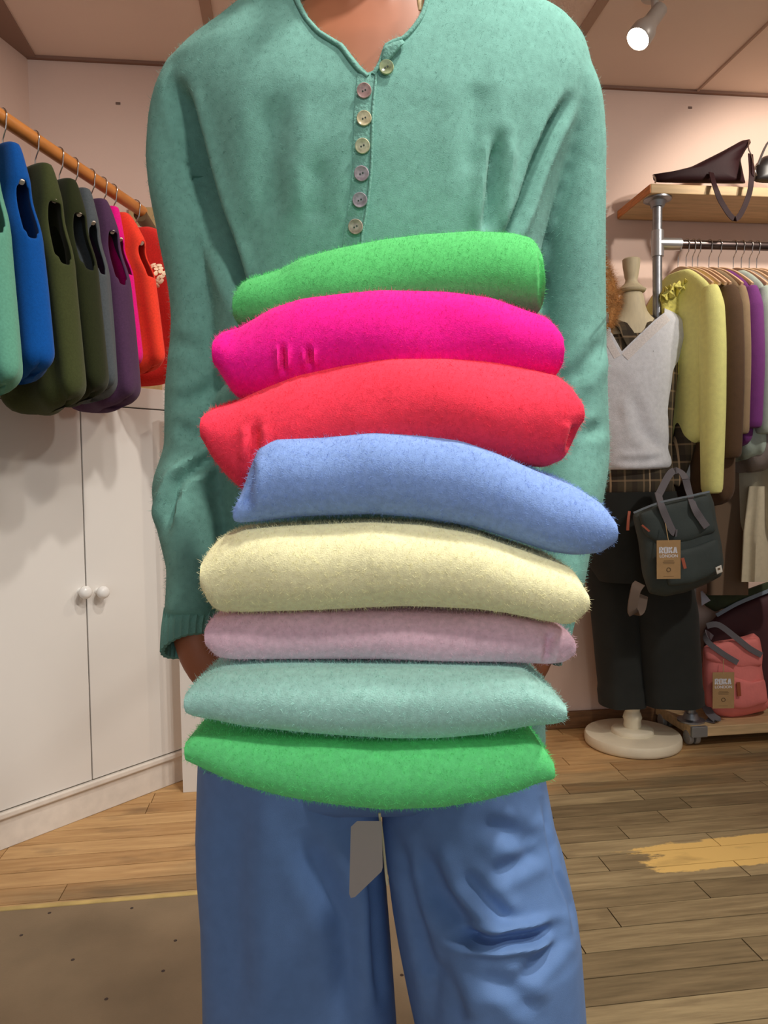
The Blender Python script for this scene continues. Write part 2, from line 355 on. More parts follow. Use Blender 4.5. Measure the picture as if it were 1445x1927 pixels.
FLi = offs(FL, -.012); Bi = offs(B, -.012)
bm = bmesh.new(); prism(bm, [(p.x, p.y) for p in (FLi, Bi, back_r, cw, c1)], .09, H-.002); fin('carcass', bm, m_white, cup, False)
def slab(name, t0, t1, z0, z1, d0, d1, m_, bev=.002, par=None):
    a = A+cu*t0; b_ = A+cu*t1; bm = bmesh.new()
    prism(bm, [(q.x, q.y) for q in (offs(a, d0), offs(b_, d0), offs(b_, d1), offs(a, d1))], z0, z1)
    return fin(name, bm, m_, par or cup, False, bevel=bev)
LEN = (B-A).length
def tpos(px, py, z):                 # position along the cupboard front
    d = ray(px, py); n_ = Vector((cn.x, cn.y, 0)); t = (A-CP).dot(n_)/d.dot(n_); return ((CP+d*t)-A).dot(cu)
tg = tpos(160, 1100, 0)
zt = 1.27-.058; zb = onz(0, 0, 0).z
def zfront(px, py):
    d = ray(px, py); t = (A-CP).dot(cn)/d.dot(cn); return (CP+d*t).z
zd0 = zfront(100, 1491); zd1 = zfront(290, 772)
slab('top_rail', -.6, LEN, zd1+.004, H, -.012, .004, m_white)
dl = slab('door', -.6, tg-.0018, zd0, zd1, -.012, .006, m_white, .0015)
dr = slab('door', tg+.0018, LEN-.012, zd0, zd1, -.012, .006, m_white, .0015)
slab('side_stile', LEN-.012, LEN, .09, zd1, -.012, .003, m_white)
slab('bottom_rail', -.6, LEN, .085, zd0-.004, -.02, .016, m_trimw, .004)
slab('plinth_board', -.6, LEN, .0, .085, -.03, .004, m_trimw, .002)
slab('door_gap', -.6, LEN-.012, zd0-.004, zd1+.004, -.02, -.0115, m_gap, 0)
for px_, dd, dor in ((149, -.012, dl), (182, .012, dr)):
    t = tpos(px_, 1113, 0); c = offs(A+cu*t, .006); z = zfront(px_, 1113)
    M = Matrix.Translation((c.x, c.y, z)) @ Vector((cn.x, cn.y, 0)).to_track_quat('Z', 'Y').to_matrix().to_4x4()
    bm = bmesh.new(); lathe(bm, None, [(.011, 0), (.0085, .004), (.0075, .010), (.013, .016), (.0185, .024), (.019, .031), (.016, .038), (.009, .042), (.002, .043)], 24, M)
    fin('knob', bm, mat('glazed_knob', srgb(232, 230, 226), .15), dor)
# small white upright between cupboard and back wall
q = onz(366, 1490, 0); bm = bmesh.new(); box(bm, q.x-.035, q.x+.05, q.y, q.y+.03, 0, 1.2)
tag(fin('trim_2', bm, m_white, smooth=False), kind='structure')
# ================================================================ left rail with slipovers
m_ply = mat('oiled_wood_rail', srgb(192, 122, 58), .35, noise_amt=.12, nscale=8, stretch=(8, 1, 8))
m_board = mat('raw_pine_board', srgb(188, 160, 112), .7, noise_amt=.12, nscale=6, stretch=(8, 8, 1))
m_steel = mat('chrome_wire', srgb(200, 196, 192), .2, 1)
m_hang = mat('cream_hanger', srgb(228, 214, 198), .4)
m_hwood = mat('beech_hanger', srgb(216, 178, 142), .45, noise_amt=.06, nscale=12)
RA = W(0, 216, 1.62); RB = W(268, 401, 2.2); RA.z = RB.z = (RA.z+RB.z)/2
rd = (RB-RA).normalized(); rp = Vector((rd.y, -rd.x, 0))         # rp points into the room (right)
rail = empty('hanging_rail', RB, 'round orange-brown wooden hanging rail above the white cupboard', 'clothes rail')
bm = bmesh.new(); tube(bm, [RA-rd*.7, RB], .0165, 20); fin('pole', bm, m_ply, rail)
pb = W(270, 430, 2.36); e0 = ony(244, 400, YB); e1 = ony(296, 400, YB)
bm = bmesh.new(); box(bm, e0.x, e1.x, YB-.02, YB-.001, H+.0, ony(270, 393, YB).z); fin('wall_board', bm, m_board, rail, False, bevel=.002)
bm = bmesh.new(); tube(bm, [RB-rd*.012-Vector((0, 0, .012)), Vector((RB.x+.01, YB-.02, RB.z-.015))], .02, 12); fin('bracket', bm, mat('dark_bracket', srgb(96, 72, 40), .6), rail)
def hook_pt(t): return RA.lerp(RB, t)
def hanger(base, rad, p, drop, hw, mt, label, group, z_=None, style=0):
    """clothes hanger: base = point on the rail axis; p = direction of its arms"""
    e = empty('clothes_hanger', base-Vector((0, 0, drop)), label, 'hanger', group); up = Vector((0, 0, 1))
    r = rad+.003; pts = []
    for a in range(-30, 205, 24):
        an = math.radians(a); pts.append(base + p*(r*math.cos(an)) + up*(r*math.sin(an)))
    pts = pts[::-1]                                           # ends on the +p side, then down to the stem
    pts = pts + [base + p*(r*.7) - up*(r*1.5), base - up*(r*2.4), base - up*(drop)]
    bm = bmesh.new(); tube(bm, pts, .0017, 8, 2); fin('hook', bm, m_steel, e)
    bm = bmesh.new(); top = base-up*drop
    prof = [(-hw, -.085), (-hw*.8, -.062), (-hw*.5, -.030), (-hw*.2, -.008), (0, 0), (hw*.2, -.008), (hw*.5, -.030), (hw*.8, -.062), (hw, -.085)]
    ring_c = [top + p*a + up*b for a, b in prof]; q = p.cross(up)
    rr = [.006, .010, .013, .015, .016, .015, .013, .010, .006]
    P = cr(ring_c, 3); rings = []
    for i, c in enumerate(P):
        r_ = ip(list(enumerate(rr)), i/3); t = (P[min(i+1, len(P)-1)]-P[max(i-1, 0)]).normalized(); nn = t.cross(q).normalized()
        rings.append(sell(c, r_*1.0, .0055, nn, q, 10, 3))
    loft(bm, rings); fin('shoulder_arms', bm, mt, e); return e, top
def garment(name, label, cat, group, top, p, mt, length, hw_sh, hw_ch, hw_hem, th, armhole=True, zbot=None, curve=.02, sleeves=None, seed=0, vneck=0, rib=None, drop=-.006, front=-1, ah=.47):
    """hanging knit: two sheets joined at the sides, open at the arms; sleeves are parts of their own"""
    rnd = random.Random(seed); up = Vector((0, 0, 1)); q = p.cross(up)*-1.0; q.normalize()
    e = empty(name, top-up*length, label, cat, group)
    if zbot is not None: length = top.z-zbot
    rows = 34; N = 44; rings = []; keys = []
    ph = rnd.random()*6
    for i in range(rows+1):
        v = i/rows                                            # 0 hem, 1 neck point
        z = top.z - drop - length*(1-v)
        ds = 1-v; sh = .085/length
        if ds < sh: hw = lerp(.05, hw_sh, (ds/sh)**.8)
        elif ds < ah: 
            t = (ds-sh)/(ah-sh); hw = hw_sh*(1-.05*math.sin(math.pi*min(1, t*1.15))) if armhole else lerp(hw_sh, hw_ch, t)
            if armhole: k_ = min(1, max(0, (t-.15)/.85)); hw = lerp(hw, hw_ch, k_*k_*(3-2*k_))
        else: hw = lerp(hw_ch, hw_hem, (ds-ah)/(1-ah))
        thk = lerp(.017, th, min(1, ds/.35)**.8)
        if ds > .93: k = (ds-.93)/.07; thk *= 1-.8*k*k; hw *= 1-.10*k*k
        c = Vector((top.x, top.y, z)); row = []
        for j in range(N):
            a = 2*math.pi*j/N; ca, sa = math.cos(a), math.sin(a)
            ex = hw*math.copysign(abs(ca)**.8, ca); ey = thk*math.copysign(abs(sa)**.75, sa)
            fold = .013*min(1, ds*1.6)*math.sin(a*3+ph+v*1.2)+.011*ds*math.sin(a*7+ph*2+v*1.5)
            zz = curve*(ca*ca-1)*max(0, (ds-.7)/.3)
            row.append(c + p*(ex*(1+fold*1.5)) + q*(ey+fold*math.copysign(1, sa)*.9*abs(sa)) + up*zz)
        rings.append(row); keys.append(ds)
    bm = bmesh.new(); fs = loft(bm, rings, caps=False); kill = []
    bm.verts.ensure_lookup_table(); hv = [bm.verts[k] for k in range(N)]; cv_ = bm.verts.new(sum((v.co for v in hv), Vector())/N+up*.004)
    for k in range(N): bm.faces.new((hv[k], cv_, hv[(k+1) % N]))
    if armhole:
        for i, rw in enumerate(fs):
            ds = 1-(i+.5)/rows
            if sh*.75 < ds < ah-.015:
                t = max(0, (ds-sh)/(ah-sh)); wdt = .33*min(1, math.sin(math.pi*min(.97, max(.03, t**.8)))*1.7)
                for j, f in enumerate(rw):
                    a = 2*math.pi*(j+.5)/N; a = (a+math.pi/2) % math.pi - math.pi/2
                    if abs(a) < wdt: kill.append(f)
        bmesh.ops.delete(bm, geom=kill, context='FACES')
    # neck opening
    body = fin('body', bm, mt, e, sub=1, solid=.005)
    if rib:
        bm = bmesh.new(); loft(bm, [[c_+Vector((0, 0, -.002)) for c_ in rings[0]], [c_ for c_ in rings[3]]], caps=False)
        for v_ in bm.verts:
            d_ = v_.co-top; d_.z = 0; v_.co += d_.normalized()*.003
        fin('hem', bm, rib, e, sub=1, solid=.005)
    if sleeves:
        for s_ in (-1, 1):
            ln, r0, r1, out = sleeves
            s0 = top-up*(.085+drop)+p*(s_*(hw_sh-.01)); pts = [s0-up*.0, s0-up*.07+p*s_*out*.5, s0-up*.2+p*s_*out, s0-up*ln*.6+p*s_*out*1.1, s0-up*ln+p*s_*out*.8]
            bm = bmesh.new(); tube(bm, pts, [r0*.55, r0, r0*1.05, (r0+r1)/2*1.1, r1], 18, 6, flat=.75, up=q.copy()); fin('sleeve', bm, mt, e, sub=1)
    return e
G1 = 'knitted slipovers on the wooden rail'; GH = 'hangers on the wooden rail'
SL = [ # t, colour, label, armhole, sleeves, hw, thick, bottom z, phi
 (-.34, (150, 178, 205), 'pale blue knitted slipover cut off by the left edge, behind none', 0, .125, .05, None, 28),
 (-.16, (92, 150, 128), 'sea-green knitted slipover at the left edge of the photo', 0, .120, .05, None, 26),
 (.01, (10, 76, 150), 'royal blue slipover between the sea-green and the olive ones', 0, .118, .042, None, 24),
 (.19, (60, 66, 36), 'olive green slipover with the long dark armhole, next to the blue one', 0, .118, .052, None, 22),
 (.34, (38, 43, 22), 'darker olive slipover just behind the first olive one', 0, .118, .052, None, 20),
 (.44, (78, 84, 88), 'slate grey slipover squeezed between olive and aubergine', 0, .115, .04, None, 20),
 (.56, (76, 50, 78), 'aubergine purple slipover hanging lowest over the cupboard door', 0, .125, .048, None, 18),
 (.65, (226, 20, 130), 'magenta slipover showing only a thin edge beside the purple one', 0, .108, .03, 1.285, 16),
 (.73, (240, 66, 46), 'bright orange-red slipover ending at the cupboard top', 0, .150, .035, 1.285, 14),
 (.93, (226, 52, 46), 'red long-sleeved knit at the far end of the wooden rail', 1, .19, .03, 1.285, 10),
]
zb_px = {0: 775, 1: 766, 2: 733, 3: 790, 4: 774, 5: 768, 6: 786}
for i, (t, rgb, lab, slv, hw, th, zb_, phi) in enumerate(SL):
    base = hook_pt(t); ph = -math.radians(phi)
    p = (rp*math.cos(ph) + rd*math.sin(ph)).normalized()
    hd, top = hanger(base, .0165, p, .072, (hw-.042)*.95 if not slv else hw*.9, m_hang, 'cream curved hanger with chrome hook carrying the %s knit' % ['pale blue', 'sea-green', 'royal blue', 'olive', 'darker olive', 'slate grey', 'aubergine', 'magenta', 'orange-red', 'far red'][i], GH)
    if zb_ is None:
        dz = (zb_px[i]-913)/FPX*((base-CP).dot(F)-.03); zb_ = CH-dz+.045
    lab = lab.replace(', behind none', '')
    garment('slipover' if not slv else 'knitted_jumper', lab, 'slipover' if not slv else 'jumper', G1 if not slv else None, top, p, wool('wool_%d' % i, rgb), .5, hw-.042 if not slv else hw, hw-.012, hw+.016, th, armhole=not slv, zbot=zb_, seed=i, sleeves=(.36, .035, .03, .02) if slv else None, curve=.035)
# fabric rosette pinned between the red knits
rc = W(291, 518, 2.05); ro = empty('fabric_rosette', rc, 'small cream fabric rosette pinned on the red jumper', 'rosette')
bm = bmesh.new(); rnd = random.Random(3)
for k in range(26):
    a = k*2.4; r = .004+.0042*math.sqrt(k)
    c = rc+R0*(r*math.cos(a))+Vector((0, 0, r*math.sin(a)))-F0*(.018-r*.7)
    d = (R0*math.cos(a)+Vector((0, 0, math.sin(a)))-F0*.8).normalized(); s = d.orthogonal().normalized(); s2 = d.cross(s)
    rings = [sell(c+d*(.007*h), .0075*w_, .0045*w_, s, s2, 8) for h, w_ in ((0, .3), (.5, 1), (1, 1.25), (1.15, .9))]
    loft(bm, rings)
fin('petals', bm, mat('cream_tulle', srgb(240, 208, 176), .8), ro)
# ================================================================ right-hand rack
m_pipe = mat('galvanised_pipe', srgb(150, 152, 156), .38, .85, noise_amt=.15, nscale=40)
m_plank2 = mat('reclaimed_pine_plank', srgb(200, 170, 126), .6, noise_amt=.18, nscale=7, stretch=(1, 8, 8), bump=.15, bscale=50)
m_endg = mat('orange_end_grain', srgb(196, 122, 60), .6, noise_amt=.3, nscale=20, stretch=(3, 1, 12))
YF, YR = 2.46, 2.742
sl = ony(1225, 363, YF+.02)                       # shelf front lower left corner
SHZ0 = sl.z; SHZ1 = ony(1225, 345, YF+.02).z; SHX = sl.x
bl = ony(1303, 1388, YF); BZ0 = bl.z; BZ1 = ony(1303, 1369, YF).z; BX = bl.x
rack = empty('clothes_rack', (BX+.9, 2.6, 0), 'rolling clothes rack of grey pipe with thick pine shelf and base board', 'clothes rack')
XE = 3.3
bm = bmesh.new(); box(bm, SHX, XE, YF+.02, YR, SHZ0, SHZ1); fin('top_shelf', bm, m_plank2, rack, False, bevel=.003)
bm = bmesh.new(); box(bm, SHX-.003, SHX+.001, YF+.022, YR-.002, SHZ0+.002, SHZ1-.002); tag(fin('shelf_end', bm, m_endg, rack, False), 'orange stained end of the shelf')
bm = bmesh.new(); box(bm, BX, XE, YF, YR, BZ0, BZ1); fin('base_board', bm, m_plank2, rack, False, bevel=.003)
bx2 = ony(1331, 1388, YF).x
bm = bmesh.new(); box(bm, BX-.002, bx2, YF-.003, YF+.012, BZ0-.001, BZ1+.001); tag(fin('corner_bracket', bm, mat('grey_bracket', srgb(150, 152, 152), .4, .6), rack, False, bevel=.002), 'grey metal end cap')
YP = 2.53
pt = ony(1237, 400, YP); pm = ony(1231, 560, YP); pbm = ony(1300, 1350, YP)
bm = bmesh.new()
tube(bm, [Vector((pt.x, YP, SHZ0)), Vector((pt.x, YP, 1.60)), Vector((pt.x+.01, YP, 1.52)), Vector((pbm.x-.03, YP+.0, 1.42)), Vector((pbm.x, YP, 1.33)), Vector((pbm.x, YP, BZ1))], .0165, 16, 6); fin('upright', bm, m_pipe, rack)
for c_ in ((pt.x, YP, SHZ0, -1), (pbm.x, YP, BZ1, 1)):
    bm = bmesh.new(); lathe(bm, c_[:3], [(.048, 0), (.048, c_[3]*.006), (.03, c_[3]*.010), (.022, c_[3]*.03), (.0165, c_[3]*.03)], 28); fin('flange', bm, m_pipe, rack)
rl = ony(1245, 459, YP); RZ = rl.z
bm = bmesh.new(); tube(bm, [Vector((pt.x, YP, RZ-.045)), Vector((pt.x, YP, RZ+.045))], .0215, 16); tube(bm, [Vector((pt.x, YP, RZ)), Vector((pt.x+.085, YP, RZ))], .0215, 16); fin('tee_joint', bm, mat('bright_pipe_fitting', srgb(190, 192, 194), .3, .8), rack)
bm = bmesh.new(); tube(bm, [Vector((pt.x, YP, RZ)), Vector((XE-.1, YP, RZ))], .0155, 16); fin('hanging_bar', bm, mat('dark_steel_bar', srgb(96, 84, 82), .3, .9), rack)
bm = bmesh.new(); tube(bm, [Vector((XE-.1, YP, BZ1)), Vector((XE-.1, YP, SHZ0))], .0165, 16); fin('upright', bm, m_pipe, rack)
for cx in (BX+.02, XE-.08):
    for cy in (YF+.04, YR-.05):
        e = bpy.data.objects.new('castor', None)
        bm = bmesh.new()
        for s in (-.013, .013):
            M = Matrix.Translation((cx+s, cy, .0255)) @ Matrix.Rotation(math.pi/2, 4, 'Y')
            lathe(bm, None, [(.018, -.009), (.024, -.008), (.0255, -.003), (.0255, .003), (.024, .008), (.018, .009)], 24, M)
        lathe(bm, (cx, cy, .04), [(.012, 0), (.012, BZ0-.04)], 12)
        fin('castor', bm, mat('grey_castor', srgb(150, 146, 140), .5), rack)
# hangers + garments on the bar
mY = mat('lemon_knit', srgb(240, 238, 150), .9, sheen=.2, noise_amt=.05, nscale=60, bump=.3, bscale=300)
RG = [ # bar px, hanger material, colour, name, label, cat, length, hw, th, sleeves, phi
 (1276, 'yellow', (222, 214, 112), 'yellow_jumper', 'lemon yellow fine-knit jumper with long sleeves beside the dressed dummy', 'jumper', .60, .215, .035, (.70, .048, .040, .012), 12),
 (1291, None, None, None, None, None, 0, 0, 0, None, 10),
 (1303, None, None, None, None, None, 0, 0, 0, None, 9),
 (1313, 'brown', (84, 60, 38), 'brown_coat', 'dark brown coat hanging to the right of the yellow jumper', 'coat', .82, .225, .05, (.58, .05, .045, .01), 8),
 (1334, 'tan', (146, 122, 92), 'taupe_blouse', 'taupe blouse showing a narrow strip beside the brown coat', 'blouse', .55, .215, .03, (.5, .035, .03, .01), 8),
 (1352, 'purple', (112, 46, 116), 'purple_cardigan', 'violet-purple knit behind the brown coat', 'cardigan', .62, .225, .035, (.48, .045, .04, .01), 8),
 (1380, 'mint', (176, 190, 176), 'mint_shirt', 'pale mint shirt on the hanger right of the purple knit', 'shirt', .66, .225, .035, (.5, .045, .04, .01), 7),
 (1395, 'grey', (146, 134, 128), 'grey_shirt', 'warm grey shirt next to the pale mint one', 'shirt', .7, .225, .04, (.5, .045, .04, .01), 7),
 (1410, None, None, None, None, None, 0, 0, 0, None, 9),
 (1424, 'cream', (205, 196, 172), 'cream_dress', 'cream dress at the right edge of the rack', 'dress', .95, .22, .04, None, 5),
]
hn = 0
for (px_, key, rgb, nm, lab, cat, ln, hw, th, slv, phi) in RG:
    base = ony(px_, 459, YP); base.z = RZ; a = math.radians(phi); hw = min(hw, .175)
    p = Vector((math.sin(a), -math.cos(a), 0))
    hd, top = hanger(base, .0155, p, .095, .165, m_hwood, 'beech hanger ' + (('holding the %s' % nm.replace('_', ' ')) if nm else ['with nothing showing on it, nearest the yellow jumper', 'second bare-looking beech one behind the yellow jumper', 'near the right edge of the bar'][hn]), 'wooden hangers on the pipe rack')
    if not nm: hn += 1; continue
    garment(nm, lab, cat, None, top, p, mY if key == 'yellow' else mat('cloth_'+key, srgb(*rgb), .9, sheen=.15, noise_amt=.06, nscale=50, bump=.2, bscale=300), ln, hw*.93, hw*.9, hw*.9, th, armhole=False, sleeves=slv, seed=px_, drop=.005)
# lace blouse collar under the yellow jumper
lb = ony(1284, 560, 2.52)
m_lace = mat('yellow_lace', srgb(222, 212, 112), .85, noise_amt=.25, nscale=90, bump=.8, bscale=160)
lbt = empty('lace_blouse', lb, 'mustard yellow lace blouse with ruffled collar in front of the yellow jumper', 'blouse')
bm = bmesh.new()
pillow(bm, [(1243, 560), (1262, 545), (1285, 535), (1315, 524), (1330, 545), (1328, 600), (1322, 700), (1300, 720), (1262, 700), (1248, 640)], 2.63, .03); fin('body', bm, m_lace, lbt)
bm = bmesh.new(); P = []
for k in range(41):
    t = k/40; x = lerp(1243, 1318, t); yy = lerp(556, 527, t)+6*math.sin(t*50); P.append(W(x, yy, 2.60+.012*math.sin(t*38)))
ribbon(bm, P, (0, 0, 1), .03, .003, 2); fin('ruffle_collar', bm, m_lace, lbt)
# things hanging low behind: taupe skirt and pale linen trousers
def hung_panel(name, label, cat, outline, Z, th, mt, folds):
    e = empty(name, W(outline[0][0], outline[0][1], Z), label, cat)
    bm = bmesh.new(); x0 = min(p[0] for p in outline); x1 = max(p[0] for p in outline); y0 = min(p[1] for p in outline); y1 = max(p[1] for p in outline)
    rings = []
    for i in range(25):
        yy = lerp(y0, y1, i/24); L_ = ip(sorted([(p[1], p[0]) for p in outline if p[0] < (x0+x1)/2]), yy); Rr = ip(sorted([(p[1], p[0]) for p in outline if p[0] >= (x0+x1)/2]), yy)
        ring = []
        for j in range(48):
            a = 2*math.pi*j/48; ca, sa = math.cos(a), math.sin(a)
            x = (L_+Rr)/2+(Rr-L_)/2*math.copysign(abs(ca)**.7, ca)
            ring.append(W(x, yy, Z+th*sa+.010*math.sin(folds*ca+1.3)*(.4+.6*i/24)))
        rings.append(ring)
    loft(bm, rings); fin('cloth', bm, mt, e); return e
hung_panel('linen_trousers', 'pale linen trousers hanging low at the right edge above the burgundy bag', 'trousers', [(1408, 915), (1398, 1000), (1394, 1095), (1500, 915), (1500, 1092)], 2.66, .03, mat('pale_linen', srgb(196, 184, 156), .9, noise_amt=.06, nscale=60, bump=.2, bscale=300), 9)
hung_panel('taupe_skirt', 'taupe brown skirt hanging behind the green backpack', 'skirt', [(1335, 880), (1332, 1000), (1330, 1120), (1412, 880), (1408, 1118)], 2.74, .02, mat('taupe_cloth', srgb(112, 90, 70), .9), 5)
# bags on the top shelf
m_mar = mat('maroon_leather', srgb(40, 18, 21), .6, noise_amt=.15, nscale=20, bump=.15, bscale=120, spec=.15)
m_dk = mat('black_leather', srgb(34, 30, 30), .4, noise_amt=.1, nscale=20)
m_brass = mat('silver_hardware', srgb(205, 200, 196), .25, 1)
Zs = (ony(1300, 345, YF+.10)-CP).dot(F)
bag = empty('leather_bag', W(1310, 345, Zs), 'dark maroon leather sling bag lying on the shelf with strap hanging over', 'bag')
bm = bmesh.new(); pillow(bm, [(1226, 328), (1250, 326), (1300, 314), (1330, 299), (1360, 284), (1396, 264), (1412, 261), (1414, 268), (1404, 282), (1394, 300), (1400, 330), (1404, 346), (1360, 346), (1300, 345), (1235, 344), (1228, 340)], Zs, .09); fin('body', bm, m_mar, bag, sub=1)
Zf2 = (ony(1350, 350, YF+.005)-CP).dot(F)
bm = bmesh.new(); ribbon(bm, [W(1412, 290, Zs-.05), W(1414, 330, Zf2-.01), W(1408, 370, Zf2-.012), W(1385, 412, Zf2-.014), W(1360, 385, Zf2-.014), W(1345, 350, Zf2-.012), W(1338, 325, Zs-.05)], R0+Vector((0, 0, -.3)), .018, .003); fin('strap', bm, m_mar, bag)
bm = bmesh.new(); tube(bm, [W(1410, 264, Zs-.03), W(1408, 278, Zs-.045), W(1413, 290, Zs-.05)], .0022, 8, 3); fin('clasp', bm, m_brass, bag); bm = bmesh.new(); tube(bm, [W(1229, 330, Zs-.02), W(1233, 336, Zs-.04), W(1233, 344, Zs-.045)], .003, 8, 3); fin('clasp', bm, m_brass, bag); bm = bmesh.new(); tube(bm, [W(1413, 290, Zs-.052), W(1420, 318, Zf2-.02), W(1424, 330, Zf2-.018)], .002, 8, 3); fin('clasp', bm, m_brass, bag)
bag2 = empty('leather_bag', W(1440, 345, Zs), 'black leather bag at the right end of the shelf, behind the maroon one', 'bag')
bm = bmesh.new(); pillow(bm, [(1416, 345), (1420, 310), (1436, 294), (1470, 286), (1520, 292), (1560, 345)], Zs+.02, .09); fin('body', bm, m_dk, bag2, sub=1)
bm = bmesh.new(); ribbon(bm, [W(1425, 312, Zs-.05), W(1450, 262, Zs-.03), W(1490, 262, Zs-.03), W(1510, 305, Zs-.05)], F0, .015, .004); fin('handle', bm, m_dk, bag2)
# bags on the base board
m_pink = mat('coral_canvas', srgb(232, 130, 124), .8, noise_amt=.05, nscale=25, bump=.25, bscale=90)
m_strap = mat('grey_webbing', srgb(104, 100, 104), .8, bump=.3, bscale=400)
m_card = mat('kraft_card', srgb(176, 142, 98), .85, noise_amt=.04, nscale=60)
m_wprint = mat('white_print', srgb(225, 225, 232), .8); m_dprint = mat('brown_print', srgb(112, 90, 62), .8)
m_string = mat('jute_string', srgb(196, 168, 120), .9)
def text_mesh(body, size, M, name, m_, par, bold=0.0, sx=1.0):
    cu_ = bpy.data.curves.new('t', 'FONT'); cu_.body = body; cu_.size = size; cu_.extrude = .0001; cu_.offset = bold; cu_.align_x = 'CENTER'; cu_.align_y = 'CENTER'
    o = bpy.data.objects.new('t', cu_); COL.objects.link(o); me = evalmesh(o, name); bpy.data.objects.remove(o)
    me.transform(Matrix.Diagonal((sx, 1, 1, 1))); me.transform(M)
    o = link(name, me, m_, par, False); return o
def card_tag(cx, cy, Z, w_, h_, px_w, string_from):
    """kraft swing tag with printed lettering, facing the room"""
    c = W(cx, cy, Z); X = R0.copy(); Zu = Vector((0, 0, 1)); M = Matrix.Translation(c) @ Matrix(((X.x, 0, F0.x*-1, 0), (X.y, 0, F0.y*-1, 0), (0, 1, 0, 0), (0, 0, 0, 1)))
    t = empty('swing_tag', c, *px_w)
    bm = bmesh.new(); box(bm, -w_/2, w_/2, -h_/2, h_/2, -.0006, .0006, M); fin('card', bm, m_card, t, False)
    def put(body, sz, yy, m_, bold=0, sx=1.0): text_mesh(body, sz, M @ Matrix.Translation((0, yy, .0008)), 'lettering', m_, t, bold, sx)
    strokes = {'R': [((0, 0), (0, 1)), ((0, .94), (.5, .94)), ((0, .5), (.5, .5)), ((.56, .94), (.56, .5)), ((.25, .5), (.6, 0))], 'O': [((0, 0), (0, 1)), ((.56, 0), (.56, 1)), ((0, .06), (.56, .06)), ((0, .94), (.56, .94))],
               'K': [((0, 0), (0, 1)), ((.08, .45), (.56, 1)), ((.2, .6), (.6, 0))], 'A': [((0, 0), (.26, 1)), ((.34, 1), (.6, 0)), ((.12, .28), (.48, .28))]}
    for k, ch in enumerate('ROKA'):
        bm = bmesh.new(); lw = h_*.042; hh_ = h_*.155; ww_ = w_*.20
        for (ax_, ay), (bx_, by_) in strokes[ch]:
            a = Vector((w_*(-.37+.195*k)+ax_*ww_, h_*.165+ay*hh_, .0009)); b = Vector((w_*(-.37+.195*k)+bx_*ww_, h_*.165+by_*hh_, .0009)); d = (b-a).normalized(); n_ = Vector((-d.y, d.x, 0))*lw/2*(.8 if abs(d.y) < .1 else 1)
            vs = [bm.verts.new(M @ q) for q in (a-n_, a+n_, b+n_, b-n_)]; bm.faces.new(vs)
        fin('letter', bm, m_wprint, t, False)
    put('LONDON', h_*.105, h_*.09, m_wprint, h_*.002, 1.02)
    bm = bmesh.new()
    for yy, ww, hh in ((-.035, .42, .0008), (-.07, .5, .0008), (-.105, .46, .0008), (-.43, .44, .0004)):
        bm = bmesh.new(); box(bm, -w_*ww/2, w_*ww/2, h_*yy-hh, h_*yy+hh, .0006, .0009, M); fin('print_line', bm, m_dprint, t, False)
    bm = bmesh.new(); pts = [M @ Vector((math.cos(a)*h_*.05, -h_*.26+math.sin(a)*h_*.05, .0008)) for a in [k*math.pi/8 for k in range(17)]]
    tube(bm, pts, .0013, 6); fin('round_emblem', bm, m_dprint, t)
    bm = bmesh.new(); tube(bm, [M @ Vector((0, h_*.44, .001)), string_from], .0012, 6); fin('string', bm, m_string, t)
    return t
Zp = (ony(1390, 1300, YF+.10)-CP).dot(F)
e = empty('backpack', W(1385, 1350, Zp), 'coral pink canvas backpack standing on the base board of the rack', 'backpack')
bm = bmesh.new(); pillow(bm, [(1322, 1216), (1345, 1206), (1372, 1202), (1400, 1196), (1418, 1190), (1430, 1200), (1436, 1232), (1434, 1256), (1448, 1330), (1440, 1338), (1400, 1348), (1376, 1353), (1345, 1346), (1326, 1330), (1320, 1270)], Zp, .13); fin('body', bm, m_pink, e, sub=1)
bm = bmesh.new(); pillow(bm, [(1340, 1268), (1380, 1272), (1415, 1282), (1440, 1278), (1446, 1322), (1400, 1336), (1345, 1330)], Zp-.055, .035); fin('front_pocket', bm, m_pink, e, sub=1)
bm = bmesh.new(); pillow(bm, [(1322, 1218), (1375, 1204), (1430, 1200), (1436, 1252), (1400, 1262), (1345, 1250), (1326, 1240)], Zp-.045, .05); fin('top_flap', bm, m_pink, e, sub=1)
bm = bmesh.new(); ribbon(bm, [W(1340, 1200, Zp+.01), W(1326, 1190, Zp-.03), W(1332, 1208, Zp-.07), W(1360, 1230, Zp-.078), W(1388, 1247, Zp-.078)], R0*.4+Vector((0, 0, 1)), .02, .003); fin('handle', bm, m_strap, e)
bm = bmesh.new(); ribbon(bm, [W(1330, 1178, Zp-.03), W(1352, 1176, Zp-.05), W(1385, 1200, Zp-.075), W(1410, 1220, Zp-.078), W(1433, 1233, Zp-.070)], R0*.4+Vector((0, 0, 1)), .021, .003); fin('handle', bm, m_strap, e)
bm = bmesh.new(); ribbon(bm, [W(1325, 1325, Zp), W(1338, 1345, Zp-.07), W(1350, 1356, Zp-.09), W(1330, 1354, Zp-.06)], R0+Vector((0, 0, .3)), .03, .003); fin('shoulder_strap', bm, m_strap, e)
bm = bmesh.new(); ribbon(bm, [W(1389, 1284, Zp-.078), W(1391, 1310, Zp-.08)], R0, .013, .003); fin('zip_pull', bm, mat('tan_leather', srgb(150, 74, 40), .6), e)
card_tag(1361, 1299, Zp-.088, .078, .132, ('brown card swing tag with white lettering hanging on the coral pink backpack', 'tag', None), W(1361, 1240, Zp-.084))
Zq = (ony(1420, 1200, YR-.09)-CP).dot(F)
e = empty('holdall', W(1440, 1340, Zq), 'burgundy holdall with a pale blue zip strip behind the pink backpack', 'bag')
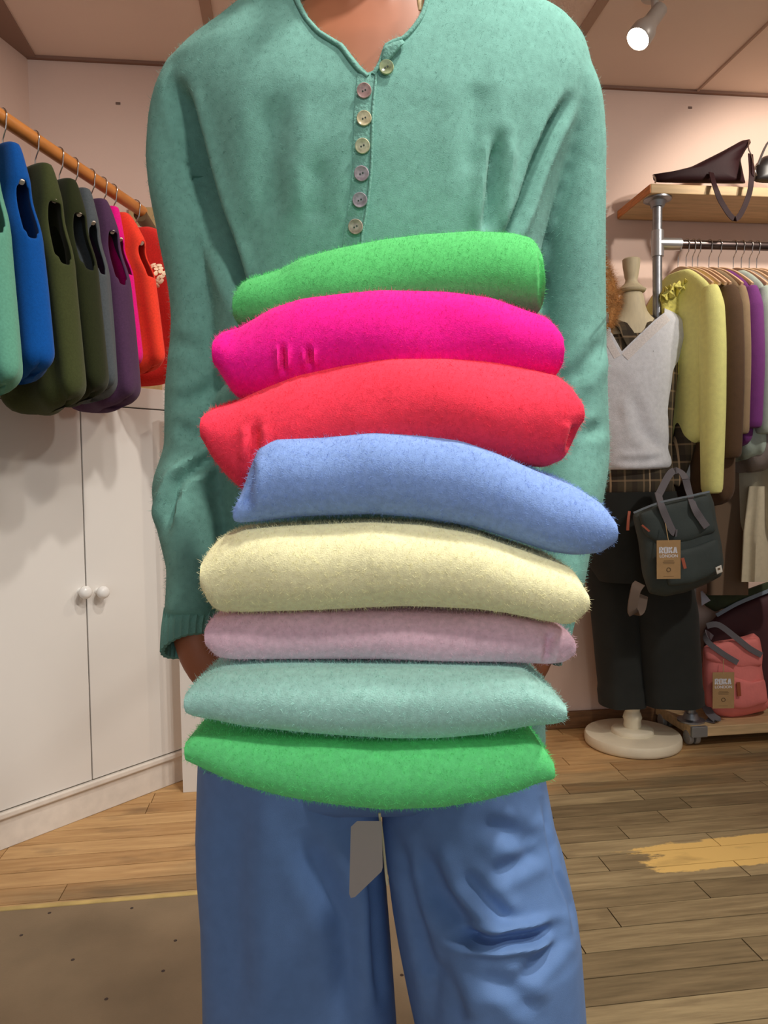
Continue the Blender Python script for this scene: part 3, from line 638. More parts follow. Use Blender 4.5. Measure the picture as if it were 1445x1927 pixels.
m_bur = mat('burgundy_canvas', srgb(66, 28, 32), .7, noise_amt=.08, nscale=20)
bm = bmesh.new(); pillow(bm, [(1322, 1185), (1345, 1160), (1380, 1140), (1420, 1122), (1480, 1100), (1560, 1095), (1580, 1340), (1340, 1345), (1326, 1260)], Zq, .09); fin('body', bm, m_bur, e, sub=1)
bm = bmesh.new(); ribbon(bm, [W(1348, 1158, Zq-.03), W(1385, 1137, Zq-.04), W(1420, 1122, Zq-.04), W(1480, 1098, Zq-.04)], Vector((0, 0, 1)), .014, .004); fin('zip_strip', bm, mat('pale_blue_tape', srgb(124, 138, 150), .7), e)
e = empty('folded_bag', W(1370, 1130, Zq), 'dark green soft bag crumpled on top of the burgundy holdall', 'bag')
bm = bmesh.new(); pillow(bm, [(1318, 1120), (1345, 1112), (1390, 1114), (1415, 1105), (1470, 1085), (1500, 1100), (1420, 1122), (1380, 1138), (1345, 1152), (1325, 1140)], Zq-.012, .06); fin('body', bm, mat('dark_green_cloth', srgb(44, 56, 30), .8, noise_amt=.2, nscale=20), e, sub=1)
bm = bmesh.new(); pillow(bm, [(1318, 1113), (1322, 1112), (1337, 1130), (1320, 1140)], Zq-.06, .004); tag(fin('label_card', bm, mat('pale_tag', srgb(186, 188, 200), .8), e), 'small pale lilac card label')
# ================================================================ dressed dummy
DC = onz(1190, 1398, 0); DX, DY = DC.x, DC.y; ZD = (DC-CP).dot(F)
def dz(py): 
    d = ray(1190, py); t = DY/d.y; return (CP+d*t).z
m_dw = mat('cream_painted_wood', srgb(228, 218, 192), .5, noise_amt=.05, nscale=15)
m_dn = mat('pale_turned_wood', srgb(206, 192, 158), .6, noise_amt=.08, nscale=14, stretch=(6, 6, 1))
dm = empty('display_dummy', (DX, DY, 0), 'dress-form on a cream turned wooden stand, wearing shirt, slipover and trousers', 'mannequin')
bm = bmesh.new(); lathe(bm, (DX, DY, 0), [(.162, 0), (.168, .004), (.170, .012), (.170, .030), (.166, .038), (.158, .040), (.075, .041), (.074, .052), (.068, .058), (.03, .060), (.032, .066), (.030, .085), (.034, .095), (.030, .110), (.026, .118), (.026, .124), (.034, .140), (.036, .155), (.031, .17), (.034, .2), (.034, .26)], 56); fin('stand_base', bm, m_dw, dm)
px2m = lambda d: d/FPX*ZD
bm = bmesh.new(); zt_ = dz(487)
lathe(bm, (DX, DY, 0), [(px2m(14), zt_), (px2m(16), zt_-.004), (px2m(15), zt_-.03), (px2m(12), dz(522)), (px2m(10.5), dz(527)), (px2m(11), dz(529)), (px2m(12), dz(533)), (px2m(20), dz(541)), (px2m(26), dz(546)), (px2m(25), dz(549)), (px2m(23), dz(551))], 32); fin('neck_finial', bm, m_dn, dm)
bm = bmesh.new()
rings = []
for py, hw, hd in ((549, .040, .040), (570, .043, .043), (590, .052, .05), (602, .075, .055), (620, .125, .065), (645, .155, .075), (700, .155, .095), (780, .135, .085), (850, .13, .085), (930, .155, .095), (1000, .16, .1)):
    rings.append(sell(Vector((DX, DY, dz(py))), hw, hd, R0, F0, 32))
loft(bm, rings); fin('torso', bm, m_dn, dm, sub=1)
bm = bmesh.new(); tube(bm, [(DX, DY, .25), (DX, DY, dz(990))], .02, 12); fin('post', bm, m_dw, dm)
# plaid shirt
def plaid():
    m = bpy.data.materials.new('brown_plaid'); m.use_nodes = True; nt = m.node_tree; N = nt.nodes; L = nt.links; b = N['Principled BSDF']
    tc = N.new('ShaderNodeTexCoord'); sx = N.new('ShaderNodeSeparateXYZ'); L.new(tc.outputs['Object'], sx.inputs[0]); cur = None
    rgbs = srgb(74, 64, 48)
    mix = None; prev = rgbs
    for ax, per, hw, off, colr, fac in ((0, .062, .14, 0, srgb(48, 38, 30), .6), (2, .062, .16, .02, srgb(44, 36, 28), .6), (0, .062, .05, .031, srgb(150, 126, 96), .55), (2, .062, .05, .035, srgb(150, 126, 96), .55), (0, .124, .02, .01, srgb(196, 168, 132), .7)):
        d = N.new('ShaderNodeMath'); d.operation = 'MULTIPLY_ADD'; d.inputs[1].default_value = 1/per; d.inputs[2].default_value = off/per; L.new(sx.outputs[ax], d.inputs[0])
        pp = N.new('ShaderNodeMath'); pp.operation = 'PINGPONG'; pp.inputs[1].default_value = .5; L.new(d.outputs[0], pp.inputs[0])
        lt = N.new('ShaderNodeMath'); lt.operation = 'LESS_THAN'; lt.inputs[1].default_value = hw; L.new(pp.outputs[0], lt.inputs[0])
        ml = N.new('ShaderNodeMath'); ml.operation = 'MULTIPLY'; ml.inputs[1].default_value = fac; L.new(lt.outputs[0], ml.inputs[0])
        mx = N.new('ShaderNodeMix'); mx.data_type = 'RGBA'; L.new(ml.outputs[0], mx.inputs[0]); mx.inputs[7].default_value = colr
        if mix is None: mx.inputs[6].default_value = prev
        else: L.new(mix.outputs[2], mx.inputs[6])
        mix = mx
    L.new(mix.outputs[2], b.inputs['Base Color']); b.inputs['Roughness'].default_value = .9; return m
m_pl = plaid()
sh = empty('plaid_shirt', (DX, DY, dz(940)), 'brown and olive plaid shirt worn under the pale slipover on the dummy', 'shirt')
bm = bmesh.new(); rings = []
for py, hw, hd in ((626, .06, .045), (632, .132, .074), (652, .165, .086), (700, .168, .105), (800, .14, .10), (880, .14, .115), (915, .150, .12), (938, .146, .118)):
    rings.append(sell(Vector((DX-.004, DY, dz(py))), hw, hd, R0, F0, 40))
loft(bm, rings); body = fin('shirt_body', bm, m_pl, sh, sub=1)
bm = bmesh.new()
for s in (-1, 1):
    ribbon(bm, [Vector((DX, DY, dz(588)))+F0*.05+R0*s*.03, Vector((DX, DY, dz(596)))+R0*s*.068-F0*.01, Vector((DX, DY, dz(625)))+R0*s*.05-F0*.075, Vector((DX, DY, dz(668)))+R0*s*.018-F0*.105], [R0*s, R0*s+Vector((0, 0, -.6)), R0*s+Vector((0, 0, .2)), R0*s], .045, .004)
fin('collar', bm, m_pl, sh)
bm = bmesh.new(); tube(bm, [W(1288, 640, ZD-.02), W(1300, 690, ZD-.05), W(1298, 760, ZD-.07), W(1288, 830, ZD-.09), W(1275, 880, ZD-.09), W(1262, 912, ZD-.09)], [.035, .045, .044, .042, .036, .03], 16, 6, flat=.6); so = fin('sleeve', bm, m_pl, sh, sub=1)
bm = bmesh.new(); tube(bm, [W(1088, 640, ZD), W(1078, 700, ZD-.02), W(1082, 780, ZD-.04), W(1092, 860, ZD-.06)], [.05, .045, .045, .036], 16, 6, flat=.6); fin('sleeve', bm, m_pl, sh, sub=1)
# pale knitted slipover with V neck
sv = empty('v_neck_slipover', (DX, DY, dz(880)), 'pale grey-white V-neck knitted slipover on the dummy', 'slipover')
m_pale = mat('pale_grey_knit', srgb(222, 224, 230), .9, sheen=.3, noise_amt=.07, nscale=70, bump=.45, bscale=350)
bm = bmesh.new(); rings = []
for py, hw, hd, ox in ((580, .10, .055, .0), (592, .150, .075, .0), (610, .200, .088, .0), (640, .212, .1, -.004), (665, .185, .11, -.012), (700, .168, .122, -.02), (780, .150, .126, -.022), (850, .142, .134, -.018), (872, .145, .14, -.012), (884, .138, .135, -.012)):
    rings.append(sell(Vector((DX, DY, dz(py)))+R0*ox, hw, hd, R0, F0, 56, 2.2))
loft(bm, rings)
vm = remeshed(bm, .008, 'slipover_body', 3)
creases(vm, [([(1190, 740), (1210, 810), (1245, 850)], 12, .009, .6), ([(1160, 868), (1210, 868), (1250, 862)], 6, .006, .9), ([(1170, 700), (1160, 800)], 18, .006, .4)], namp=.003, nscale=12); vm = relax(vm, 3)
vo = link('slipover_body', vm, m_pale, sv)
def boolcut(o, cut_bm, name):
    bmesh.ops.recalc_face_normals(cut_bm, faces=cut_bm.faces); me = bpy.data.meshes.new('c'); cut_bm.to_mesh(me); cut_bm.free(); c = bpy.data.objects.new('c', me); COL.objects.link(c)
    md = o.modifiers.new('b', 'BOOLEAN'); md.operation = 'DIFFERENCE'; md.object = c; md.solver = 'EXACT'
    bpy.context.view_layer.update(); new = evalmesh(o, name); o.modifiers.clear(); mats = list(o.data.materials); o.data = new
    if not new.materials:
        for m_ in mats: new.materials.append(m_)
    bpy.data.objects.remove(c); return o
def rayprism(poly, z0, z1):
    bm = bmesh.new(); a = [bm.verts.new(W(x, y, z0)) for x, y in poly]; b = [bm.verts.new(W(x, y, z1)) for x, y in poly]; n = len(poly)
    bm.faces.new(a); bm.faces.new(b[::-1])
    for i in range(n): bm.faces.new((a[(i+1) % n], a[i], b[i], b[(i+1) % n]))
    return bm
vneck = [(1140, 560), (1143, 592), (1150, 625), (1170, 661), (1200, 632), (1232, 602), (1250, 588), (1250, 555)]
boolcut(vo, rayprism(vneck, ZD-.4, ZD+.03), 'slipover_body')
def decal_strip(tgt_me, pts, wpx, lift, k=4, th=.004, sides=True, name='strip', m_=None, par=None, cols=3):
    """a knitted band laid on a surface: found by casting onto the mesh"""
    bvh = BVHTree.FromPolygons([v.co for v in tgt_me.vertices], [p.vertices for p in tgt_me.polygons])
    P = cr([Vector((x, y, 0)) for x, y in pts], k); rings = []
    for i, p in enumerate(P):
        t = (P[min(i+1, len(P)-1)]-P[max(i-1, 0)]).normalized(); n2 = Vector((-t.y, t.x, 0)); top_ = []; bot = []
        for c in range(cols):
            u = (c/(cols-1)-.5)*wpx; q = p+n2*u; d = ray(q.x, q.y).normalized(); hit = bvh.ray_cast(CP, d)
            h = hit[0] if hit[0] is not None else (top_[-1]+d*lift if top_ else W(q.x, q.y, .85))
            top_.append(h-d*lift*(1 if 0 < c < cols-1 else .55)); bot.append(h+d*.004)
        rings.append(top_+bot[::-1])
    bm = bmesh.new(); loft(bm, rings); return fin(name, bm, m_, par)
m_pr = mat('pale_rib', srgb(224, 218, 216), .9, noise_amt=.12, nscale=220, bump=.5, bscale=300)
tmpv = vo.data
decal_strip(tmpv, [(1138, 590), (1141, 630), (1162, 672)], 14, .0022, name='neck_rib', m_=m_pr, par=sv)
decal_strip(tmpv, [(1176, 672), (1206, 642), (1238, 612), (1256, 596)], 17, .0022, name='neck_rib', m_=m_pr, par=sv)
bm = bmesh.new(); pillow(bm, [(1292, 820), (1300, 830), (1315, 860), (1321, 895), (1314, 915), (1298, 918), (1284, 900), (1272, 860)], ZD-.055, .07); fin('side_hem', bm, m_pale, sv, sub=1)
# dark wide trousers on the dummy
m_blk = mat('black_green_cloth', srgb(30, 33, 30), .9, noise_amt=.15, nscale=15, sheen=.1)
tr = empty('wide_trousers', (DX, DY, dz(1320)), 'near-black wide-leg trousers with turn-ups on the dummy', 'trousers')
bm = bmesh.new(); rings = []
for py, hw in ((925, .150), (960, .168), (1020, .168), (1060, .160), (1090, .13)):
    rings.append(sell(Vector((DX, DY, dz(py))), hw, .12, R0, F0, 40))
loft(bm, rings); fin('waist', bm, m_blk, tr)
for s, xs in ((-1, [(1040, 1098, 1200), (1150, 1112, 1205), (1250, 1122, 1206), (1322, 1130, 1212)]), (1, [(1040, 1180, 1290), (1150, 1195, 1312), (1250, 1206, 1318), (1322, 1214, 1320)])):
    rings = []; D_ = []
    for i in range(28):
        py = lerp(1000, 1324, i/27); l = ip([(a, b) for a, b, c in xs], py); r_ = ip([(a, c) for a, b, c in xs], py)
        zc = ZD-.02-.02*s; c = W((l+r_)/2, py, zc); hw = (r_-l)/2/FPX*zc; ring = []
        for j in range(40):
            a = 2*math.pi*j/40; fo = 1+.07*math.sin(a*5+s+py*.01)*(i/27)+.04*math.sin(a*2+py*.02)
            k = 1.05 if py > 1296 else 1
            ring.append(c+R0*hw*k*math.copysign(abs(math.cos(a))**.85, math.cos(a))+F0*.078*fo*k*math.sin(a))
        rings.append(ring)
    bm = bmesh.new(); loft(bm, rings); fin('leg', bm, m_blk, tr)
# fur scarf on the dummy's left (photo) shoulder
fs = empty('fur_scarf', W(1140, 560, ZD), 'ginger fluffy scarf on the shoulder of the dummy, beside the person\'s sleeve', 'scarf')
m_fur = mat('ginger_fur', srgb(196, 142, 84), .95, noise_amt=.35, nscale=40, bump=.9, bscale=120)
bm = bmesh.new(); tube(bm, [W(1100, 470, ZD-.06), W(1126, 515, ZD-.10), W(1140, 565, ZD-.11), W(1130, 610, ZD-.12), W(1105, 650, ZD-.1)], [.03, .040, .043, .040, .03], 18, 8); fme = fin('fur', bm, m_fur, fs, sub=1)
fuzz(fme.data, 9000, .022, 'fur_tips', m_fur, fs, wd=.0004)
# green backpack hanging from the dummy's arm
ZB = ZD-.24
bk = empty('backpack', W(1275, 1110, ZB), 'dark green canvas backpack with grey straps hanging from the dummy\'s arm', 'backpack')
m_gr = mat('dark_green_canvas', srgb(58, 68, 66), .75, noise_amt=.12, nscale=18, bump=.25, bscale=90)
bm = bmesh.new(); pillow(bm, [(1188, 968), (1215, 952), (1250, 942), (1290, 934), (1336, 924), (1344, 945), (1350, 985), (1358, 1020), (1363, 1060), (1358, 1085), (1330, 1100), (1290, 1116), (1250, 1124), (1220, 1118), (1207, 1080), (1200, 1020)], ZB, .12); fin('body', bm, m_gr, bk, sub=1)
bm = bmesh.new(); pillow(bm, [(1250, 1040), (1300, 1030), (1350, 1012), (1360, 1050), (1356, 1078), (1300, 1100), (1255, 1104)], ZB-.055, .035); fin('front_pocket', bm, m_gr, bk, sub=1)
bm = bmesh.new(); pillow(bm, [(1200, 966), (1250, 946), (1334, 928), (1350, 1000), (1300, 1020), (1240, 1028), (1210, 1005)], ZB-.05, .04); fin('roll_top', bm, m_gr, bk, sub=1)
bm = bmesh.new(); ribbon(bm, [W(1192, 965, ZB-.066), W(1240, 946, ZB-.074), W(1290, 935, ZB-.074), W(1335, 925, ZB-.064)], Vector((0, 0, 1)), .006, .003); fin('zip_tape', bm, mat('pale_grey_tape', srgb(120, 130, 138), .7), bk)
for pts in ([(1290, 900), (1296, 925), (1306, 955), (1318, 975), (1330, 992)], [(1238, 928), (1244, 950), (1254, 975), (1266, 1000), (1274, 1003)]):
    bm = bmesh.new(); ribbon(bm, [W(x, y, ZB-.078-(0 if y > 930 else -.03)) for x, y in pts], R0+Vector((0, 0, -.25)), .023, .003); fin('strap', bm, m_strap, bk)
bm = bmesh.new(); ribbon(bm, [W(1290, 902, ZB-.05), W(1280, 888, ZB-.02), W(1262, 890, ZB-.02), W(1240, 930, ZB-.05)], R0, .023, .003); fin('strap', bm, m_strap, bk)
bm = bmesh.new(); ribbon(bm, [W(1184, 962, ZB-.05), W(1182, 980, ZB-.055), W(1181, 998, ZB-.05)], R0, .008, .004); fin('zip_pull', bm, mat('red_tan_leather', srgb(168, 84, 58), .6), bk); bm = bmesh.new(); ribbon(bm, [W(1208, 988, ZB-.07), W(1222, 1000, ZB-.075)], Vector((0, 0, 1)), .006, .003); fin('zip_pull', bm, mat('red_tan_leather', srgb(168, 84, 58), .6), bk); bm = bmesh.new(); ribbon(bm, [W(1284, 1050, ZB-.085), W(1289, 1070, ZB-.088)], R0, .010, .003)
fin('zip_pull', bm, mat('red_tan_leather', srgb(168, 84, 58), .6), bk)
bm = bmesh.new(); pillow(bm, [(1346, 1068), (1357, 1063), (1360, 1076), (1349, 1081)], ZB-.085, .004); lo = fin('maker_patch', bm, mat('white_patch', srgb(224, 220, 208), .8), bk); tag(lo, 'small white square patch')
bm = bmesh.new(); ribbon(bm, [W(1351, 1071, ZB-.0885), W(1355, 1070, ZB-.0885)], Vector((0, 0, 1)), .006, .001, 1); fin('patch_mark', bm, m_dprint, bk)
bm = bmesh.new(); ribbon(bm, [W(1204, 1098, ZB-.05), W(1196, 1110, ZB-.075), W(1190, 1150, ZB-.08), W(1204, 1146, ZB-.06), W(1210, 1120, ZB-.04)], R0+F0*.3, .035, .004); tag(fin('strap_end', bm, mat('brown_grey_strap', srgb(98, 82, 70), .8), bk), 'brown-grey loose strap end')
card_tag(1258, 1053, ZB-.10, .076, .124, ('brown card swing tag with white lettering hanging on the dark green backpack', 'tag', None), W(1252, 985, ZB-.088))
# ================================================================ ceiling spotlight
lp = onz(1232, -14, CEIL)
sp = empty('spotlight', lp, 'small grey ceiling spotlight, lit, near the top right', 'lamp')
m_lampb = mat('satin_grey_lamp', srgb(186, 176, 166), .4, .2)
bm = bmesh.new(); lathe(bm, (lp.x, lp.y, CEIL), [(.04, 0), (.04, -.012), (.012, -.016), (.010, -.05)], 24); fin('ceiling_mount', bm, m_lampb, sp)
Zl = (Vector((lp.x, lp.y, CEIL-.08))-CP).dot(F)
a0 = W(1243, 16, Zl); a1 = W(1200, 74, Zl-.03); ax = (a1-a0).normalized(); Lh = (a1-a0).length
M = Matrix.Translation(a0) @ ax.to_track_quat('Z', 'Y').to_matrix().to_4x4()
bm = bmesh.new(); lathe(bm, None, [(.018, 0), (.023, .004), (.024, Lh*.45), (.027, Lh*.55), (.037, Lh*.72), (.038, Lh*.98), (.035, Lh), (.033, Lh*.97)], 28, M); fin('housing', bm, m_lampb, sp)
bm = bmesh.new(); lathe(bm, None, [(.032, Lh*.93), (.032, Lh*.985), (.02, Lh*1.02)], 24, M); fin('bulb', bm, mat('lit_bulb', (1, 1, 1, 1), .3, emit=(1, .9, .75, 1, 30)), sp)
bm = bmesh.new(); tube(bm, [(lp.x, lp.y, CEIL-.04), W(1222, 30, Zl)], .006, 10); tube(bm, [W(1222, 30, Zl), W(1232, 34, Zl)], .007, 10); fin('bracket_arm', bm, m_lampb, sp)
l = bpy.data.lights.new('spotlight_beam', 'SPOT'); l.energy = 20; l.color = WARM; l.spot_size = math.radians(110); l.spot_blend = .8; l.shadow_soft_size = .03
o = bpy.data.objects.new('spotlight_beam', l); COL.objects.link(o); o.location = a1+ax*.02; o.rotation_euler = ax.to_track_quat('-Z', 'Y').to_euler()
# ================================================================ person
MINT = (114, 164, 152)
m_sw = mat('seafoam_felted_wool', srgb(*MINT), .95, 0, .18, .10, 120, .18, 900, .1)
m_skin = mat('skin', srgb(154, 92, 62), .5, noise_amt=.05, nscale=25)
person = empty('person', Vector((.13, .93, 0)), 'person in a seafoam green button-neck jumper and blue trousers holding a stack of folded knits', 'person')
ZT = .885
def xring(py, xl, xr, hd, Zc, e=2.3, n=56):
    c = W((xl+xr)/2, py, Zc); return sell(c, (xr-xl)/2/FPX*Zc, hd, R0, F0, n, e)
T_ = [(-75, 600, 812, .060, .890), (-45, 560, 860, .062, .888), (-15, 505, 925, .066, .886), (5, 468, 965, .070, .885), (30, 434, 1020, .074, .885), (58, 398, 1070, .078, .885), (92, 350, 1098, .083, .885), (128, 318, 1108, .090, .885), (180, 318, 1108, .098, .885), (240, 335, 1090, .106, .885), (340, 372, 1052, .112, .887), (480, 400, 1015, .112, .890), (700, 410, 1000, .110, .895), (950, 410, 1000, .110, .905), (1200, 400, 1010, .112, .915), (1350, 392, 1022, .116, .920), (1405, 390, 1024, .114, .920)]
bm = bmesh.new(); loft(bm, [xring(*t) for t in T_])
LA = [((385, 112), .885, .016), ((360, 146), .886, .0295), ((346, 190), .888, .0335), ((336, 240), .895, .034), ((334, 330), .90, .034), ((362, 450), .905, .039), ((380, 540), .908, .039), ((388, 624), .91, .0405), ((377, 740), .91, .0405), ((375, 850), .90, .040), ((362, 930), .885, .0455), ((362, 1000), .86, .038), ((364, 1070), .84, .029), ((362, 1130), .822, .028), ((357, 1170), .812, .027)]
RA_ = [((1036, 108), .885, .016), ((1064, 146), .886, .0295), ((1078, 190), .888, .0325), ((1085, 250), .895, .0325), ((1086, 330), .90, .0325), ((1080, 450), .905, .036), ((1076, 600), .91, .039), ((1076, 740), .905, .0405), ((1078, 860), .895, .041), ((1066, 950), .87, .039), ((1056, 1040), .845, .031), ((1046, 1110), .825, .028), ((1030, 1170), .812, .027)]
for arm in (LA, RA_):
    tube(bm, [W(*a[0], a[1]) for a in arm], [a[2] for a in arm], 28, 4, flat=1.35, up=F0.copy(), caps=True)
bl_, br_ = W(302, 925, .905), W(1110, 900, .90)
tube(bm, [W(335, 860, .905), W(322, 925, .905), W(334, 985, .88)], [.015, .020, .013], 14, 3)
sme = remeshed(bm, .005, 'jumper_body', 5)
CR = [([(333, 165), (352, 230), (378, 330), (405, 420), (432, 500), (452, 560)], 14, .055, .12),
      ([(1072, 185), (1040, 240), (1010, 310), (985, 380), (962, 430), (945, 470)], 9, .026, .25),
      ([(940, 255), (932, 320), (925, 380), (914, 440)], 12, .020, .4),
      ([(905, 150), (895, 230), (885, 330)], 24, .006, .3),
      ([(520, 180), (505, 300), (515, 420)], 30, .007, .4),
      ([(600, 300), (590, 420)], 24, .004, .4),
      ([(408, 855), (370, 880), (335, 905), (318, 950), (312, 1000)], 9, .014, .6),
      ([(440, 700), (380, 745), (322, 760)], 14, .006, .6), ([(320, 640), (380, 660)], 14, .004, .5),
      ([(330, 800), (385, 830)], 12, .006, .6),
      ([(1135, 640), (1100, 690), (1075, 720)], 14, .006, .6), ([(1135, 800), (1100, 820)], 12, .006, .5),
      ([(690, 120), (705, 140)], 8, .002, 0)]
creases(sme, CR, namp=.0035, nscale=11, fm=4); sme = relax(sme, 5)
jo = link('jumper', sme, m_sw, person)
neck = [(545, -80), (556, -25), (566, 5), (580, 32), (602, 56), (628, 72), (645, 82), (662, 104), (678, 124), (692, 137), (704, 132), (714, 114), (719, 95), (724, 82), (738, 74), (756, 68), (776, 50), (792, 26), (803, 0), (812, -30), (818, -80)]
boolcut(jo, rayprism(neck, .6, .885), 'jumper')
jo.data.polygons.foreach_set('use_smooth', [True]*len(jo.data.polygons))
# round off lower cuffs with ribbed bands
m_rib = mat('seafoam_rib', srgb(108, 156, 144), .95, 0, .18, .06, 45, .5, 300, .15)
for cpts, nm in (([(359, 1150, .815), (354, 1185, .808), (352, 1216, .798)], 0), ([(1034, 1150, .815), (1026, 1185, .808), (1014, 1222, .800)], 1)):
    P = cr([W(*p) for p in cpts], 8); rings = []; nrm = R0.copy(); NN = 72
    for i, c in enumerate(P):
        t = (P[min(i+1, len(P)-1)]-P[max(i-1, 0)]).normalized(); a_ = (R0-t*R0.dot(t)).normalized(); b_ = t.cross(a_)
        r = .0278-.0012*i/len(P)
        tilt = 0
        rings.append([c + a_*((r+.0011*math.cos(j*math.pi/1.5))*math.cos(2*math.pi*j/NN)) + b_*((r+.0011*math.cos(j*math.pi/1.5))*math.sin(2*math.pi*j/NN)) - t*(math.cos(2*math.pi*j/NN)*.008*(1 if nm == 0 else -1))*(i/len(P)) for j in range(NN)])
    last = rings[-1]; cc = sum(last, Vector())/NN
    rings.append([cc+(p-cc)*.86 for p in last]); rings.append([cc+(p-cc)*.84-(P[-1]-P[-2]).normalized()*.02 for p in last])
    bm = bmesh.new(); loft(bm, rings, caps=False); fin('cuff', bm, m_rib, jo)
# collar edge, placket and buttons
def jpart(o): o.parent = jo; o.matrix_parent_inverse = Matrix.Identity(4); return o
uncut = sme
edgeL = [(552, -12), (562, 10), (576, 35), (598, 60), (624, 77), (641, 88), (657, 109), (674, 130), (692, 145)]
edgeR = [(806, -12), (796, 24), (780, 50), (760, 71), (742, 79), (728, 86), (722, 100), (714, 122), (702, 141)]
def on_s(x, y, lift):
    d = ray(x, y).normalized(); h = BV.ray_cast(CP, d)[0]; return h-d*lift
BV = BVHTree.FromPolygons([v.co for v in uncut.vertices], [p.vertices for p in uncut.polygons])
for ed in (edgeL, edgeR):
    bm = bmesh.new(); tube(bm, [on_s(x, y, .001) for x, y in ed], .0026, 10, 4); jpart(fin('neck_edge', bm, m_rib, None))
pl = [(698, 140), (692, 200), (690, 262), (688, 320), (682, 380), (672, 440), (668, 480)]
jpart(decal_strip(uncut, [(x-8, y) for x, y in pl], 34, .0022, cols=5, name='placket', m_=m_rib, par=None))
bm = bmesh.new(); tube(bm, [on_s(x+10, y, .0018) for x, y in pl], .0016, 8, 4); jpart(fin('placket_edge', bm, m_rib, None))
fl = [on_s(720, 98, .006), on_s(733, 88, .009), on_s(752, 78, .008), on_s(764, 72, .003)]
bm = bmesh.new(); pillow(bm, [(716, 112), (722, 88), (738, 80), (757, 74), (762, 80), (748, 96), (736, 110), (722, 122)], (on_s(738, 95, 0)-CP).dot(F)-.004, .010); jpart(fin('collar_flap', bm, m_rib, None))
mb = [mat('shell_button_%d' % k, srgb(*c), .15, noise_amt=.35, nscale=160) for k, c in enumerate(((172, 138, 136), (206, 190, 156), (196, 188, 160), (164, 144, 156), (150, 136, 148), (166, 146, 136), (150, 160, 122)))]
for k, (x, y) in enumerate([(685, 171), (685, 223), (682, 275), (680, 327), (677, 377), (669, 427), (727, 127)]):
    hp, hn_, _, _ = BV.ray_cast(CP, ray(x, y).normalized()); nrm = (hn_-ray(x, y).normalized()*.6)+Vector((random.uniform(-.08, .08), 0, random.uniform(-.08, .08))); c = on_s(x, y, .0042 if k < 6 else .005)
    M = Matrix.Translation(c) @ nrm.normalized().to_track_quat('Z', 'Y').to_matrix().to_4x4()
    bm = bmesh.new(); r = .0078; lathe(bm, None, [(r*.9, -.001), (r, 0), (r, .0012), (r*.92, .0019), (r*.78, .0016), (r*.5, .0010), (r*.2, .0008)], 28, M)
    b_ = jpart(fin('button', bm, mb[k], None))
    bm = bmesh.new()
    for s in (-1, 1): lathe(bm, None, [(.0009, .0007), (.0009, .0012)], 8, M @ Matrix.Translation((s*.0014, s*.0006, 0)))
    jpart(fin('button_thread', bm, mat('thread', srgb(60, 70, 66), .8), None))
# body: head, neck, chest, arms with hands, legs and feet in one skin
bm = bmesh.new()
loft(bm, [xring(py, xl, xr, hd, z, 2.1) for py, xl, xr, hd, z in ((-150, 618, 772, .052, .905), (-100, 622, 768, .050, .900), (-50, 620, 772, .052, .893), (-10, 600, 800, .055, .890), (25, 560, 850, .060, .888), (70, 480, 930, .066, .887), (130, 420, 1000, .078, .886), (250, 420, 990, .092, .887), (600, 450, 960, .09, .895), (1000, 460, 950, .09, .91), (1380, 450, 970, .09, .92))])
# sterno tendons and collar bones
for s in (-1, 1):
    tube(bm, [W(695+s*66, -120, .870), W(695+s*46, -40, .840), W(695+s*26, 56, .822)], [.012, .010, .008], 12, 4)
    tube(bm, [W(695+s*22, 72, .826), W(695+s*90, 60, .832), W(695+s*210, 30, .86)], [.010, .009, .009], 12, 4)
hc = W(697, -232, .862); up = Vector((0, 0, 1))
hrs = []
for h, a, b, off in ((-.115, .022, .02, -.055), (-.105, .038, .045, -.03), (-.08, .052, .07, -.012), (-.04, .064, .086, -.003), (0, .071, .094, 0), (.04, .074, .096, 0), (.075, .068, .088, .003), (.1, .052, .066, .006), (.118, .024, .03, .008)):
    hrs.append(sell(hc+up*h+F0*off, a, b, R0, F0, 28, 2.1))
loft(bm, hrs)
tube(bm, [hc+up*.02-F0*.088, hc-up*.01-F0*.104, hc-up*.026-F0*.112, hc-up*.034-F0*.095], [.007, .009, .013, .008], 12, 3)
tube(bm, [hc-up*.058-F0*.088-R0*.022, hc-up*.055-F0*.096, hc-up*.058-F0*.088+R0*.022], [.004, .008, .004], 10, 3)
for s in (-1, 1):
    tube(bm, [hc+R0*s*.072+up*.02+F0*.01, hc+R0*s*.08+F0*.014, hc+R0*s*.073-up*.03+F0*.004], [.007, .010, .006], 10, 3)
# arms and hands
for s, arm in ((-1, LA), (1, RA_)):
    tube(bm, [W(*a[0], a[1]) for a in arm[1:-1]], [min(a[2]*.72, .040) for a in arm[1:-1]], 18, 3)
    if s < 0: wr = W(374, 1232, .800); pm_ = W(440, 1322, .785); kn = W(505, 1418, .765)
    else: wr = W(1000, 1235, .805); pm_ = W(955, 1318, .785); kn = W(895, 1418, .765)
    a_ = arm[-1]
    tube(bm, [W(*a_[0], a_[1]), wr, wr.lerp(pm_, .5)], [.025, .024, .024], 18, 3, flat=.8)
    tube(bm, [wr, pm_, kn], [.023, .036, .038], 18, 4, flat=.55, up=(F0+up).normalized())
    inw = R0*(-s)
    for k in range(4):
        r0_ = kn + F0*(.026-.019*k) + up*0 + inw*(.0)
        tip = [.062, .072, .068, .054][k]
        d1 = (inw*.75-F0*.55+up*.0).normalized(); p0 = r0_-d1*.01
        tube(bm, [p0, p0+d1*tip*.45, p0+d1*tip*.8-up*.002, p0+d1*tip*1.12-up*.0], [.0095, .009, .0082, .0065], 12, 4)
    tube(bm, [pm_-F0*.02, pm_-F0*.045-up*.012+inw*.01, pm_-F0*.062-up*.03+inw*.025], [.012, .011, .009], 12, 4)
